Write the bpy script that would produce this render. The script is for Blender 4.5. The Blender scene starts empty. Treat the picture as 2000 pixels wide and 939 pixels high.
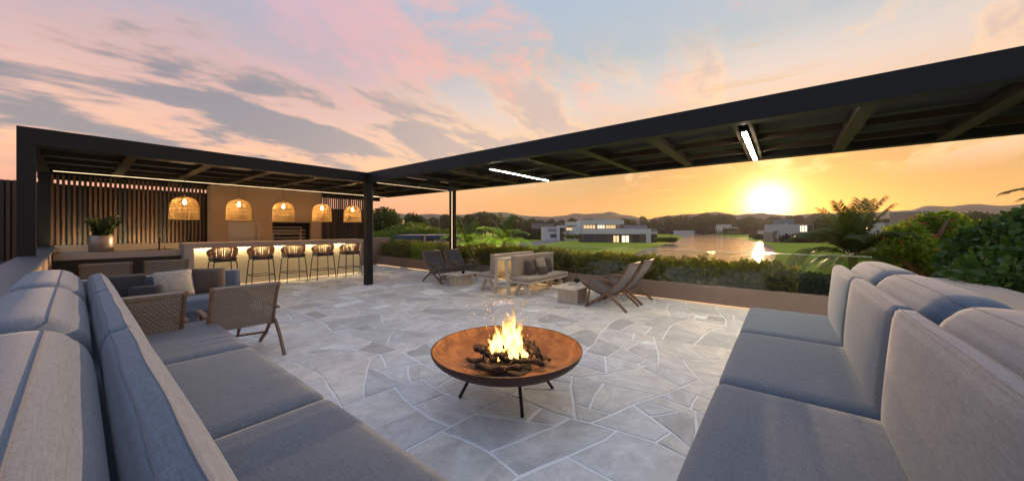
import bpy, bmesh, math, random
import numpy as np
from mathutils import Vector, Matrix, noise as mnoise
D = bpy.data
SC = bpy.context.scene
COL = SC.collection
rad = math.radians
random.seed(7); rng = np.random.default_rng(7)

# ------------------------------------------------------------------ camera
EYE = 1.45
YAW = rad(38.3)                      # view direction measured from the bar's long axis (+X)
FW = (math.cos(YAW), math.sin(YAW)); RT = (math.sin(YAW), -math.cos(YAW))
cam_data = D.cameras.new('camera'); cam = D.objects.new('camera', cam_data); COL.objects.link(cam)
cam.location = (0, 0, EYE); cam.rotation_euler = (rad(90), 0, YAW - rad(90))
cam_data.sensor_width = 36; cam_data.lens = 36 * 672 / 2000
cam_data.shift_y = -0.0115
cam_data.clip_start = 0.05; cam_data.clip_end = 6000
SC.camera = cam

# ------------------------------------------------------------------ sun, sky
SUN_AZ = rad(1.65); SUN_EL = rad(3.5)
SUN = Vector((math.cos(SUN_EL) * math.cos(SUN_AZ), math.cos(SUN_EL) * math.sin(SUN_AZ), math.sin(SUN_EL)))
sl = D.lights.new('sun', 'SUN'); sl.energy = 5.0; sl.angle = rad(0.5); sl.color = (1.0, 0.62, 0.36)
so = D.objects.new('sun', sl); COL.objects.link(so)
so.rotation_euler = SUN.to_track_quat('Z', 'Y').to_euler(); so.location = (60, 0, 30)

SC.view_settings.view_transform = 'Standard'; SC.view_settings.look = 'None'
SC.view_settings.exposure = 0.12; SC.view_settings.gamma = 1.0
SC.cycles.use_denoising = True
SC.cycles.max_bounces = 8; SC.cycles.transparent_max_bounces = 24
SC.cycles.sample_clamp_indirect = 6.0
SC.cycles.volume_bounces = 0

def lin(r, g, b):
    def f(c):
        c /= 255.0
        return c / 12.92 if c <= 0.04045 else ((c + 0.055) / 1.055) ** 2.4
    return (f(r), f(g), f(b), 1.0)

class NT:
    """small node-tree helper"""
    def __init__(s, tree): s.t = tree; s.n = tree.nodes; s.l = tree.links
    def add(s, typ, **kw):
        n = s.n.new(typ)
        for k, v in kw.items(): setattr(n, k, v)
        return n
    def put(s, sock, v):
        if isinstance(v, bpy.types.NodeSocket): s.l.new(v, sock)
        elif v is not None: sock.default_value = v
    def math(s, op, a, b=None, c=None, clamp=False):
        n = s.add('ShaderNodeMath', operation=op); n.use_clamp = clamp
        s.put(n.inputs[0], a)
        if b is not None: s.put(n.inputs[1], b)
        if c is not None: s.put(n.inputs[2], c)
        return n.outputs[0]
    def vmath(s, op, a, b=None, scale=None):
        n = s.add('ShaderNodeVectorMath', operation=op); s.put(n.inputs[0], a)
        if b is not None: s.put(n.inputs[1], b)
        if scale is not None: s.put(n.inputs['Scale'], scale)
        return n.outputs['Value'] if op in ('DOT_PRODUCT', 'LENGTH') else n.outputs[0]
    def mix(s, fac, a, b, mode='MIX'):
        n = s.add('ShaderNodeMix', data_type='RGBA', blend_type=mode)
        s.put(n.inputs[0], fac); s.put(n.inputs[6], a); s.put(n.inputs[7], b)
        return n.outputs[2]
    def ramp(s, fac, stops, interp='LINEAR'):
        n = s.add('ShaderNodeValToRGB'); cr = n.color_ramp; cr.interpolation = interp
        while len(cr.elements) < len(stops): cr.elements.new(0.5)
        for e, (p, c) in zip(cr.elements, stops): e.position = p; e.color = c
        s.put(n.inputs[0], fac); return n.outputs[0]
    def smooth(s, v, a, b, to0=0.0, to1=1.0):
        n = s.add('ShaderNodeMapRange', interpolation_type='SMOOTHSTEP')
        s.put(n.inputs['Value'], v); s.put(n.inputs['From Min'], a); s.put(n.inputs['From Max'], b)
        s.put(n.inputs['To Min'], to0); s.put(n.inputs['To Max'], to1)
        return n.outputs[0]
    def noise(s, vec, scale, detail=4, rough=0.55, dist=0.0, w=None):
        n = s.add('ShaderNodeTexNoise')
        if w is not None:
            n.noise_dimensions = '4D'; s.put(n.inputs['W'], w)
        s.put(n.inputs['Vector'], vec); n.inputs['Scale'].default_value = scale
        n.inputs['Detail'].default_value = detail; n.inputs['Roughness'].default_value = rough
        n.inputs['Distortion'].default_value = dist
        return n.outputs[0]
    def mapping(s, vec, scale=(1, 1, 1), rot=(0, 0, 0), loc=(0, 0, 0)):
        n = s.add('ShaderNodeMapping'); s.put(n.inputs[0], vec)
        n.inputs['Scale'].default_value = scale; n.inputs['Rotation'].default_value = rot; n.inputs['Location'].default_value = loc
        return n.outputs[0]

SKX, SKY = 8.8, 3.3
def build_world():
    w = D.worlds.new('World'); SC.world = w; w.use_nodes = True
    t = NT(w.node_tree); t.n.clear()
    tc = t.add('ShaderNodeTexCoord')
    d = t.vmath('NORMALIZE', tc.outputs['Generated'])
    sep = t.add('ShaderNodeSeparateXYZ'); t.put(sep.inputs[0], d)
    z = t.math('MAXIMUM', sep.outputs[2], 0.0)
    hor = t.vmath('NORMALIZE', t.vmath('MULTIPLY', d, (1, 1, 0)))
    az = t.vmath('DOT_PRODUCT', hor, (math.cos(SUN_AZ), math.sin(SUN_AZ), 0))
    pink = t.ramp(z, [(0, lin(236, 140, 132)), (.07, lin(246, 166, 142)), (.16, lin(255, 196, 156)), (.25, lin(234, 188, 174)), (.34, lin(202, 174, 178)),
                      (.44, lin(178, 172, 188)), (.58, lin(168, 182, 208)), (1, lin(168, 190, 226))])
    gold = t.ramp(z, [(0, lin(250, 140, 72)), (.07, lin(255, 174, 104)), (.16, lin(255, 208, 150)), (.25, lin(252, 212, 182)), (.33, lin(220, 204, 198)),
                      (.43, lin(168, 182, 192)), (.60, lin(166, 184, 208)), (1, lin(168, 190, 226))])
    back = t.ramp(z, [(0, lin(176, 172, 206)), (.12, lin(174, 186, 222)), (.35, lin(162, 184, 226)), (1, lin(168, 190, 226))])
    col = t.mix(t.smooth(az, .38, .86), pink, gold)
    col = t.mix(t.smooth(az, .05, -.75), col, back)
    sunc = t.math('MAXIMUM', t.vmath('DOT_PRODUCT', d, tuple(SUN)), 0.0)
    # close to the sun the scattering of the sky model itself takes over from the high haze
    near = t.math('MULTIPLY', t.math('POWER', sunc, 5.0), t.smooth(z, .42, .10))
    col = t.mix(t.math('MULTIPLY', near, .97), col, (0, 0, 0, 1))
    # clouds on a plane above, foreshortened towards the horizon
    cp = t.vmath('DIVIDE', d, None)
    comb = t.add('ShaderNodeCombineXYZ'); zz = t.math('ADD', z, .20)
    for i in range(3): t.put(comb.inputs[i], zz)
    t.put(cp.node.inputs[1], comb.outputs[0])
    cpl = t.vmath('MULTIPLY', cp, (1, 1, 0))
    m1 = t.mapping(cpl, (.75, 1.55, 1), (0, 0, rad(52)), (SKX, SKY, 0))
    n1 = t.noise(m1, 1.75, 10, .60, .25)
    big = t.noise(t.mapping(cpl, (1, 1, 1), (0, 0, 0), (7.3, 2.2, 0)), .62, 2, .5)
    dens = t.math('ADD', n1, t.math('MULTIPLY', t.math('SUBTRACT', big, .5), .55))
    dens = t.math('SUBTRACT', dens, t.smooth(az, .72, .95, 0.0, .055))
    c1 = t.math('MULTIPLY', t.smooth(dens, .44, .57), t.smooth(z, .09, .17))
    lav = t.mix(t.smooth(az, .2, .9), lin(134, 134, 148), lin(198, 172, 166))
    edge = t.mix(t.smooth(az, .2, .9), lin(232, 180, 168), lin(255, 208, 160))
    body = t.mix(t.smooth(dens, .46, .60), edge, lav)
    low = t.math('MULTIPLY', c1, t.smooth(z, .52, .30))
    col = t.mix(t.math('MULTIPLY', low, .92), col, body)
    # high thin clouds still catching red light
    n2 = t.noise(t.mapping(cpl, (1.0, 1.5, 1), (0, 0, rad(20)), (11.7, 5.9, 0)), 1.5, 9, .62, .5)
    big2 = t.noise(t.mapping(cpl, (1, 1, 1), (0, 0, 0), (1.3, 9.2, 0)), .55, 2, .5)
    d2 = t.math('ADD', n2, t.math('MULTIPLY', t.math('SUBTRACT', big2, .5), .6))
    c2 = t.math('MULTIPLY', t.smooth(d2, .50, .68), t.smooth(z, .24, .36))
    c2 = t.math('MULTIPLY', c2, t.smooth(az, .05, .85, .38, 1.0))
    col = t.mix(t.math('MULTIPLY', c2, .72), col, t.mix(t.smooth(az, .3, .95), lin(244, 176, 180), lin(255, 176, 146)))
    # golden streaks near the sun
    m3 = t.mapping(t.vmath('DIVIDE', d, None), (1, 1, 1))
    st = t.noise(t.mapping(d, (3, 3, 42), (0, 0, 0), (0, 0, 2.0)), 1.6, 6, .6, .4)
    stf = t.math('MULTIPLY', t.smooth(st, .56, .70), t.math('POWER', sunc, 22))
    stf = t.math('MULTIPLY', stf, t.smooth(z, .02, .06))
    col = t.mix(t.math('MULTIPLY', stf, .8), col, (.55, .30, .06, 1))
    # aureole and disc
    g2 = t.math('MULTIPLY', t.math('POWER', sunc, 420), .8)
    col = t.mix(g2, col, (.95, .55, .14, 1))
    g3 = t.math('POWER', sunc, 1150)
    col = t.mix(g3, col, (3.0, 2.5, 1.7, 1))
    sky = t.add('ShaderNodeTexSky', sky_type='NISHITA')
    sky.sun_disc = False; sky.sun_elevation = SUN_EL; sky.sun_rotation = rad(90) - SUN_AZ
    bg1 = t.add('ShaderNodeBackground'); t.put(bg1.inputs[0], t.mix(1.0, sky.outputs[0], (1, .80, .56, 1), 'MULTIPLY')); bg1.inputs[1].default_value = .05
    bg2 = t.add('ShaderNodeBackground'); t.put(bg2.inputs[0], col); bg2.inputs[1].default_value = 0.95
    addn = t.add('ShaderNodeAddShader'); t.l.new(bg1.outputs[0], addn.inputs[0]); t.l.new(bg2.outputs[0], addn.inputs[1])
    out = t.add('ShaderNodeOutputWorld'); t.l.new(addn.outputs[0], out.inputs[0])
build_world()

# ------------------------------------------------------------------ materials
def new_mat(name):
    m = D.materials.new(name); m.use_nodes = True
    t = NT(m.node_tree); p = t.n['Principled BSDF']
    return m, t, p

def mat(name, c, rough=.6, metal=0.0, var=.15, scale=6.0, bump=0.0, bscale=60.0, stretch=(1, 1, 1), spec=.5, randv=0.0, detail=5):
    m, t, p = new_mat(name)
    tc = t.add('ShaderNodeTexCoord'); oi = t.add('ShaderNodeObjectInfo')
    v = t.mapping(tc.outputs['Object'], stretch)
    n = t.noise(v, scale, detail, .6, .2, w=t.math('MULTIPLY', oi.outputs['Random'], 37.0))
    f = t.math('ADD', t.math('MULTIPLY', n, 2 * var), 1 - var)
    if randv: f = t.math('ADD', f, t.math('MULTIPLY', t.math('SUBTRACT', oi.outputs['Random'], .5), 2 * randv))
    colr = t.mix(1.0, (*c, 1), None, 'MULTIPLY'); g = t.add('ShaderNodeCombineColor')
    for i in range(3): t.put(g.inputs[i], f)
    t.put(colr.node.inputs[7], g.outputs[0])
    t.put(p.inputs['Base Color'], colr)
    p.inputs['Roughness'].default_value = rough; p.inputs['Metallic'].default_value = metal
    p.inputs['Specular IOR Level'].default_value = spec
    if bump:
        b = t.add('ShaderNodeBump'); b.inputs['Strength'].default_value = bump; b.inputs['Distance'].default_value = .01
        t.put(b.inputs['Height'], t.noise(v, bscale, 4, .6)); t.l.new(b.outputs[0], p.inputs['Normal'])
    return m

def emit_mat(name, c, strength):
    m, t, p = new_mat(name)
    p.inputs['Base Color'].default_value = (*c, 1)
    p.inputs['Emission Color'].default_value = (*c, 1); p.inputs['Emission Strength'].default_value = strength
    return m

def fabric_mat(name, c, weave=290.0, bump=.35, var=.12, rough=.9):
    m, t, p = new_mat(name)
    tc = t.add('ShaderNodeTexCoord')
    o = tc.outputs['Object']
    a = t.noise(t.mapping(o, (1, .07, 1)), weave, 3, .6)
    b = t.noise(t.mapping(o, (.07, 1, .3)), weave, 3, .6)
    w = t.math('ADD', t.math('MULTIPLY', a, .5), t.math('MULTIPLY', b, .5))
    big = t.noise(o, 3.0, 4, .6)
    f = t.math('ADD', t.math('MULTIPLY', t.math('SUBTRACT', w, .5), 2.1), t.math('ADD', t.math('MULTIPLY', big, 2 * var), 1 - var))
    g = t.add('ShaderNodeCombineColor')
    for i in range(3): t.put(g.inputs[i], f)
    t.put(p.inputs['Base Color'], t.mix(1.0, (*c, 1), g.outputs[0], 'MULTIPLY'))
    p.inputs['Roughness'].default_value = rough
    p.inputs['Sheen Weight'].default_value = .25; p.inputs['Sheen Roughness'].default_value = .5
    p.inputs['Specular IOR Level'].default_value = .25
    bn = t.add('ShaderNodeBump'); bn.inputs['Strength'].default_value = bump; bn.inputs['Distance'].default_value = .002
    t.put(bn.inputs['Height'], w); 
    wr = t.noise(t.mapping(o, (1, 1, 1)), 9.0, 3, .5, .6)
    b2 = t.add('ShaderNodeBump'); b2.inputs['Strength'].default_value = .07; b2.inputs['Distance'].default_value = .02
    t.put(b2.inputs['Height'], wr); t.l.new(b2.outputs[0], bn.inputs['Normal'])
    t.l.new(bn.outputs[0], p.inputs['Normal'])
    return m

def leaf_mat(name, c1, c2, trans=.4, rough=.55, vscale=1.2):
    m, t, p = new_mat(name)
    geo = t.add('ShaderNodeNewGeometry'); tc = t.add('ShaderNodeTexCoord'); oi = t.add('ShaderNodeObjectInfo')
    n = t.noise(tc.outputs['Object'], vscale, 3, .6)
    f = t.math('ADD', t.math('MULTIPLY', geo.outputs['Random Per Island'], .55), t.math('MULTIPLY', t.smooth(n, .3, .7), .45))
    c = t.mix(f, (*c1, 1), (*c2, 1))
    t.put(p.inputs['Base Color'], c); p.inputs['Roughness'].default_value = rough
    p.inputs['Specular IOR Level'].default_value = .3
    tr = t.add('ShaderNodeBsdfTranslucent'); t.put(tr.inputs[0], t.mix(1.0, c, (1.25, 1.2, .6, 1), 'MULTIPLY'))
    mx = t.add('ShaderNodeMixShader'); mx.inputs[0].default_value = trans
    t.l.new(p.outputs[0], mx.inputs[1]); t.l.new(tr.outputs[0], mx.inputs[2])
    t.l.new(mx.outputs[0], t.n['Material Output'].inputs[0])
    return m

def wood_mat(name, c1, c2, rough=.6, axis=0, scale=9.0, bump=.2):
    m, t, p = new_mat(name)
    tc = t.add('ShaderNodeTexCoord'); oi = t.add('ShaderNodeObjectInfo')
    st = [5.0, 5.0, 5.0]; st[axis] = .5
    v = t.mapping(tc.outputs['Object'], tuple(st))
    n = t.noise(v, scale, 6, .65, .8, w=t.math('MULTIPLY', oi.outputs['Random'], 29.0))
    t.put(p.inputs['Base Color'], t.ramp(n, [(.3, (*c1, 1)), (.7, (*c2, 1))]))
    p.inputs['Roughness'].default_value = rough
    b = t.add('ShaderNodeBump'); b.inputs['Strength'].default_value = bump; b.inputs['Distance'].default_value = .004
    t.put(b.inputs['Height'], n); t.l.new(b.outputs[0], p.inputs['Normal'])
    return m

def stone_mat():
    m, t, p = new_mat('flagstone')
    tc = t.add('ShaderNodeTexCoord'); oi = t.add('ShaderNodeObjectInfo'); r = oi.outputs['Random']
    w = t.math('MULTIPLY', r, 53.0)
    base = t.ramp(r, [(0, (.45, .44, .41, 1)), (.12, (.57, .56, .53, 1)), (.4, (.72, .70, .66, 1)), (.62, (.62, .61, .58, 1)), (.8, (.77, .72, .64, 1)), (1, (.68, .65, .58, 1))])
    mr = t.add('ShaderNodeVectorRotate', rotation_type='Z_AXIS'); t.put(mr.inputs[0], tc.outputs['Object']); t.put(mr.inputs['Angle'], t.math('MULTIPLY', r, 40.0))
    n1 = t.noise(t.mapping(mr.outputs[0], (1, 1.7, 1)), 3.2, 8, .68, .7, w=w)
    n2 = t.noise(tc.outputs['Object'], 34.0, 5, .7, 0, w=w)
    n3 = t.noise(tc.outputs['Object'], 1.1, 3, .6, .4)
    f = t.math('ADD', t.math('MULTIPLY', n1, 1.45), t.math('ADD', t.math('MULTIPLY', n2, .40), t.math('MULTIPLY', n3, .25)))
    f = t.math('ADD', f, -.07)
    g = t.add('ShaderNodeCombineColor')
    for i in range(3): t.put(g.inputs[i], f)
    c = t.mix(1.0, base, g.outputs[0], 'MULTIPLY')
    spots = t.smooth(t.noise(tc.outputs['Object'], 14.0, 6, .75, .6, w=w), .66, .76)
    c = t.mix(t.math('MULTIPLY', spots, .6), c, (.15, .145, .13, 1))
    t.put(p.inputs['Base Color'], c)
    t.put(p.inputs['Roughness'], t.smooth(n1, .3, .7, .38, .66))
    p.inputs['Specular IOR Level'].default_value = .5
    b = t.add('ShaderNodeBump'); b.inputs['Strength'].default_value = .55; b.inputs['Distance'].default_value = .008
    hh = t.math('ADD', t.math('MULTIPLY', n1, .8), t.math('MULTIPLY', n2, .25))
    t.put(b.inputs['Height'], hh); t.l.new(b.outputs[0], p.inputs['Normal'])
    return m

M = {}
M['stone'] = stone_mat()
M['grout'] = mat('grout', (.90, .89, .86), .9, var=.10, scale=9, bump=.4, bscale=120)
M['metal'] = mat('dark_powder_coat', (.0075, .009, .0105), .5, .0, var=.10, scale=3, bump=.06, bscale=400, spec=.28)
M['rafter'] = mat('bronze_rafter', (.034, .024, .015), .5, var=.12, scale=3, spec=.3)
M['panel'] = mat('dark_roof_panel', (.009, .012, .022), .5, var=.10, scale=3)
M['blackmetal'] = mat('black_steel', (.022, .016, .013), .42, .4, var=.2, scale=20)
M['plaster'] = mat('beige_plaster', (.30, .23, .18), .85, var=.16, scale=2.2, bump=.15, bscale=30)
M['bbqplaster'] = mat('ochre_plaster', (.27, .185, .125), .85, var=.18, scale=1.6, bump=.15, bscale=24)
M['concrete'] = mat('pale_concrete', (.42, .37, .33), .7, var=.12, scale=3, bump=.1, bscale=40)
M['barpanel'] = mat('cream_panel', (.70, .60, .40), .8, var=.08, scale=2.5, bump=.1, bscale=30)
M['cap'] = mat('slate_cap', (.075, .085, .10), .45, var=.15, scale=4)
M['planter'] = mat('planter_render', (.21, .155, .125), .85, var=.14, scale=2.5, bump=.15, bscale=40)
M['darkcab'] = mat('dark_cabinet', (.02, .017, .015), .6)
M['soil'] = mat('soil', (.035, .025, .018), 1, var=.4, scale=20)
M['sofa'] = fabric_mat('grey_linen', (.104, .136, .174))
M['sofa_dark'] = fabric_mat('charcoal_linen', (.032, .033, .036))
M['pipe'] = fabric_mat('grey_piping', (.10, .115, .14), 900)
M['brownpil'] = fabric_mat('brown_linen', (.075, .058, .046))
M['knit'] = fabric_mat('knitted_wool', (.33, .31, .26), 120, .8)
M['bench_fab'] = fabric_mat('taupe_linen', (.34, .285, .215))
M['sling'] = fabric_mat('grey_sling', (.062, .060, .062), 700)
M['teak'] = wood_mat('weathered_teak', (.13, .075, .045), (.24, .15, .095), axis=2)
M['palewood'] = wood_mat('bleached_wood', (.46, .39, .29), (.66, .58, .46), axis=2)
M['palewood_h'] = wood_mat('bleached_board', (.48, .41, .31), (.68, .60, .48), axis=0)
M['wicker'] = mat('grey_wicker', (.25, .215, .175), .75, var=.3, scale=30, bump=.3, bscale=200)
M['slat'] = wood_mat('stained_slat', (.040, .021, .012), (.125, .062, .031), axis=2, scale=5)
M['slat2'] = wood_mat('dark_slat', (.018, .014, .013), (.045, .033, .027), axis=2, scale=5)
M['backing'] = mat('dark_backing', (.018, .013, .012), .8, var=.2, scale=3)
M['strap'] = mat('terracotta_rope', (.34, .14, .075), .7, var=.2, scale=60, bump=.3, bscale=300)
M['seatdark'] = fabric_mat('stool_pad', (.045, .045, .05))
M['rattan'] = mat('rattan', (.62, .42, .16), .6, var=.2, scale=40)
M['corten'] = None
M['steelpot'] = mat('brushed_pot', (.30, .25, .20), .38, .6, var=.15, scale=5, stretch=(1, 1, 8))
M['stainless'] = mat('brushed_steel', (.30, .25, .20), .35, .9, var=.1, scale=8, stretch=(1, 1, 12))
M['black'] = mat('soot_black', (.012, .010, .009), .8, var=.3, scale=12, bump=.4, bscale=40)
M['white'] = mat('white_render', (.55, .54, .52), .8, var=.05, scale=.3)
M['offwhite'] = mat('pale_render', (.44, .42, .39), .8, var=.06, scale=.3)
M['greyren'] = mat('grey_render', (.22, .22, .22), .8, var=.08, scale=.3)
M['bluegrey'] = mat('bluegrey_render', (.24, .31, .36), .8, var=.08, scale=.3)
M['brownclad'] = mat('brown_cladding', (.10, .075, .055), .7, var=.2, scale=.6, stretch=(6, 6, .4))
M['garage'] = mat('dark_shutter', (.045, .045, .048), .6, var=.2, scale=.5, stretch=(.3, .3, 8))
M['blueroof'] = mat('blue_roof', (.03, .05, .10), .35, var=.2, scale=.6)
M['road'] = mat('asphalt', (.13, .14, .16), .8, var=.15, scale=.4)
M['pave'] = mat('pale_path', (.42, .36, .28), .8, var=.1, scale=.5)
M['lit'] = emit_mat('lit_window', (1.0, .72, .36), .75)
M['litbright'] = emit_mat('bright_lit_window', (1.0, .86, .60), 1.15)
M['led'] = emit_mat('warm_led', (1.0, .86, .66), 175.0)
M['ledbar'] = emit_mat('led_under_bar', (1.0, .78, .44), 46.0)
M['leddim'] = emit_mat('led_floor', (1.0, .66, .28), 30.0)
M['ledplanter'] = emit_mat('led_planter', (1.0, .68, .36), 1.5)
M['ledline'] = emit_mat('led_line', (1.0, .74, .42), 1.7)
M['bulb'] = emit_mat('bulb_glass', (1.0, .62, .25), 40.0)
M['trunk'] = mat('bark', (.085, .058, .04), .9, var=.35, scale=5, bump=.6, bscale=18, stretch=(3, 3, .6))
M['branch'] = mat('red_brown_bark', (.16, .075, .042), .9, var=.3, scale=8, bump=.5, bscale=24)
M['palmtrunk'] = mat('palm_bark', (.19, .125, .07), .9, var=.35, scale=4, bump=.6, bscale=10, stretch=(.5, .5, 6))
M['hedge'] = leaf_mat('hedge_leaf', (.085, .10, .014), (.29, .27, .03), .5)
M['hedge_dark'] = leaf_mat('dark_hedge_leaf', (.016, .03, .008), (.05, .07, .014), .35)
M['maroon'] = leaf_mat('maroon_hedge_leaf', (.05, .025, .012), (.09, .045, .02), .3)
M['tree'] = leaf_mat('tree_leaf', (.028, .046, .010), (.08, .11, .02), .45, vscale=.3)
M['treelight'] = leaf_mat('light_tree_leaf', (.06, .11, .014), (.16, .22, .026), .45, vscale=.5)
M['berryleaf'] = leaf_mat('rowan_leaf', (.12, .20, .018), (.28, .36, .04), .6, vscale=1.4)
M['bigleaf'] = leaf_mat('glossy_leaf', (.022, .06, .014), (.065, .14, .028), .3, .32, 1.6)
M['palm'] = leaf_mat('palm_leaf', (.032, .055, .010), (.11, .145, .024), .38, .42, .8)
M['palmlit'] = leaf_mat('young_palm_leaf', (.022, .050, .006), (.075, .125, .010), .3, .45, .8)
M['cypress'] = leaf_mat('cypress_leaf', (.06, .11, .01), (.13, .19, .015), .4)
M['potleaf'] = leaf_mat('zz_leaf', (.02, .05, .012), (.07, .12, .025), .2, .25, 6)
M['berry'] = mat('red_berry', (.62, .045, .02), .35)

def corten_mat():
    m, t, p = new_mat('corten_steel')
    tc = t.add('ShaderNodeTexCoord'); o = tc.outputs['Object']
    n = t.noise(o, 7.0, 8, .68, .6); n2 = t.noise(o, 60.0, 4, .7)
    f = t.math('ADD', t.math('MULTIPLY', n, .8), t.math('MULTIPLY', n2, .2))
    t.put(p.inputs['Base Color'], t.ramp(f, [(.32, (.06, .026, .010, 1)), (.5, (.19, .085, .026, 1)), (.66, (.36, .18, .055, 1))]))
    p.inputs['Roughness'].default_value = .6; p.inputs['Metallic'].default_value = .15
    b = t.add('ShaderNodeBump'); b.inputs['Strength'].default_value = .3; b.inputs['Distance'].default_value = .004
    t.put(b.inputs['Height'], f); t.l.new(b.outputs[0], p.inputs['Normal'])
    return m
M['corten'] = corten_mat()
M['corten_out'] = mat('dark_rusted_steel', (.075, .035, .022), .6, .3, var=.35, scale=9, bump=.3, bscale=60)

def log_mat():
    m, t, p = new_mat('charred_wood')
    tc = t.add('ShaderNodeTexCoord'); o = tc.outputs['Object']
    n = t.noise(t.mapping(o, (1, 1, 1)), 16.0, 6, .7, .6)
    t.put(p.inputs['Base Color'], t.ramp(n, [(.4, (.008, .006, .005, 1)), (.62, (.045, .026, .016, 1)), (.8, (.16, .11, .08, 1))]))
    em = t.smooth(t.noise(o, 9.0, 3, .5, .3), .66, .74)
    p.inputs['Emission Color'].default_value = (1, .22, .03, 1); t.put(p.inputs['Emission Strength'], t.math('MULTIPLY', em, 3.0))
    p.inputs['Roughness'].default_value = .85
    b = t.add('ShaderNodeBump'); b.inputs['Strength'].default_value = .9; b.inputs['Distance'].default_value = .015
    t.put(b.inputs['Height'], n); t.l.new(b.outputs[0], p.inputs['Normal'])
    return m
M['log'] = log_mat()

def glass_mat():
    m, t, p = new_mat('balustrade_glass')
    tr = t.add('ShaderNodeBsdfTransparent'); tr.inputs[0].default_value = (.90, .93, .90, 1)
    gl = t.add('ShaderNodeBsdfGlossy'); gl.inputs['Roughness'].default_value = .02; gl.inputs[0].default_value = (.9, .95, .95, 1)
    geo = t.add('ShaderNodeNewGeometry')
    c = t.math('ABSOLUTE', t.vmath('DOT_PRODUCT', geo.outputs['Normal'], geo.outputs['Incoming']))
    fr = t.math('ADD', t.math('MULTIPLY', t.math('POWER', t.math('SUBTRACT', 1.0, c), 5.0), .92), .055)
    mx = t.add('ShaderNodeMixShader'); t.put(mx.inputs[0], fr); t.l.new(tr.outputs[0], mx.inputs[1]); t.l.new(gl.outputs[0], mx.inputs[2])
    t.l.new(mx.outputs[0], t.n['Material Output'].inputs[0])
    return m
M['glass'] = glass_mat(); M['glassedge'] = mat('glass_edge', (.42, .52, .46), .25, var=.05)
M['pane'] = mat('window_glass', (.03, .035, .04), .08, var=.05)

def water_mat():
    m, t, p = new_mat('lake_water')
    tc = t.add('ShaderNodeTexCoord')
    p.inputs['Base Color'].default_value = (.25, .245, .225, 1); p.inputs['Roughness'].default_value = .07
    p.inputs['IOR'].default_value = 1.33
    v = t.mapping(tc.outputs['Object'], (.16, .5, 1), (0, 0, -YAW))
    n = t.math('ADD', t.noise(v, 1.0, 5, .6, .3), t.math('MULTIPLY', t.noise(v, .18, 2, .5), .8))
    b = t.add('ShaderNodeBump'); b.inputs['Strength'].default_value = .35; b.inputs['Distance'].default_value = .6
    t.put(b.inputs['Height'], n); t.l.new(b.outputs[0], p.inputs['Normal'])
    return m
M['water'] = water_mat()

def lawn_mat():
    m, t, p = new_mat('lawn_grass')
    tc = t.add('ShaderNodeTexCoord'); o = tc.outputs['Object']
    n = t.noise(o, .035, 5, .6, .3); n2 = t.noise(o, 1.8, 5, .7)
    f = t.math('ADD', t.math('MULTIPLY', n, .7), t.math('MULTIPLY', n2, .35))
    t.put(p.inputs['Base Color'], t.ramp(f, [(.3, (.085, .14, .012, 1)), (.55, (.15, .22, .016, 1)), (.75, (.20, .26, .024, 1))]))
    p.inputs['Roughness'].default_value = .9; p.inputs['Specular IOR Level'].default_value = .1
    p.inputs['Sheen Weight'].default_value = .5; p.inputs['Sheen Tint'].default_value = (.6, .8, .1, 1)
    b = t.add('ShaderNodeBump'); b.inputs['Strength'].default_value = .8; b.inputs['Distance'].default_value = .2
    t.put(b.inputs['Height'], n2); t.l.new(b.outputs[0], p.inputs['Normal'])
    return m
M['lawn'] = lawn_mat()
M['hill'] = mat('hill_scrub', (.085, .066, .034), .95, var=.4, scale=.02, bump=.6, bscale=.08, detail=8)

def flame_mat():
    m, t, p = new_mat('flame')
    tc = t.add('ShaderNodeTexCoord'); g = t.add('ShaderNodeSeparateXYZ'); t.put(g.inputs[0], tc.outputs['Generated'])
    oi = t.add('ShaderNodeObjectInfo')
    h = g.outputs[2]
    n = t.noise(t.mapping(tc.outputs['Object'], (1, 1, .38)), 26.0, 4, .6, 1.0, w=t.math('MULTIPLY', oi.outputs['Random'], 20))
    lw = t.add('ShaderNodeLayerWeight'); lw.inputs[0].default_value = .35
    facing = t.math('SUBTRACT', 1.0, lw.outputs['Facing'])
    hh = t.math('ADD', h, t.math('MULTIPLY', t.math('SUBTRACT', n, .5), .8))
    col = t.ramp(hh, [(0, (1, .36, .05, 1)), (.2, (1, .62, .16, 1)), (.5, (1, .74, .30, 1)), (.8, (1, .50, .09, 1)), (1, (1, .25, .03, 1))])
    em = t.add('ShaderNodeEmission'); t.put(em.inputs[0], col)
    t.put(em.inputs[1], t.math('MULTIPLY', t.smooth(hh, 1.1, .1), 4.2))
    a = t.math('MULTIPLY', t.math('POWER', facing, 1.3), t.smooth(hh, 1.0, .55))
    a = t.math('MULTIPLY', a, t.smooth(n, .30, .56)); a = t.math('MULTIPLY', a, .85)
    tr = t.add('ShaderNodeBsdfTransparent')
    mx = t.add('ShaderNodeMixShader'); t.put(mx.inputs[0], a); t.l.new(tr.outputs[0], mx.inputs[1]); t.l.new(em.outputs[0], mx.inputs[2])
    t.l.new(mx.outputs[0], t.n['Material Output'].inputs[0])
    return m
M['flame'] = flame_mat()
M['spark'] = emit_mat('spark', (1, .50, .10), 4.0)

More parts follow.
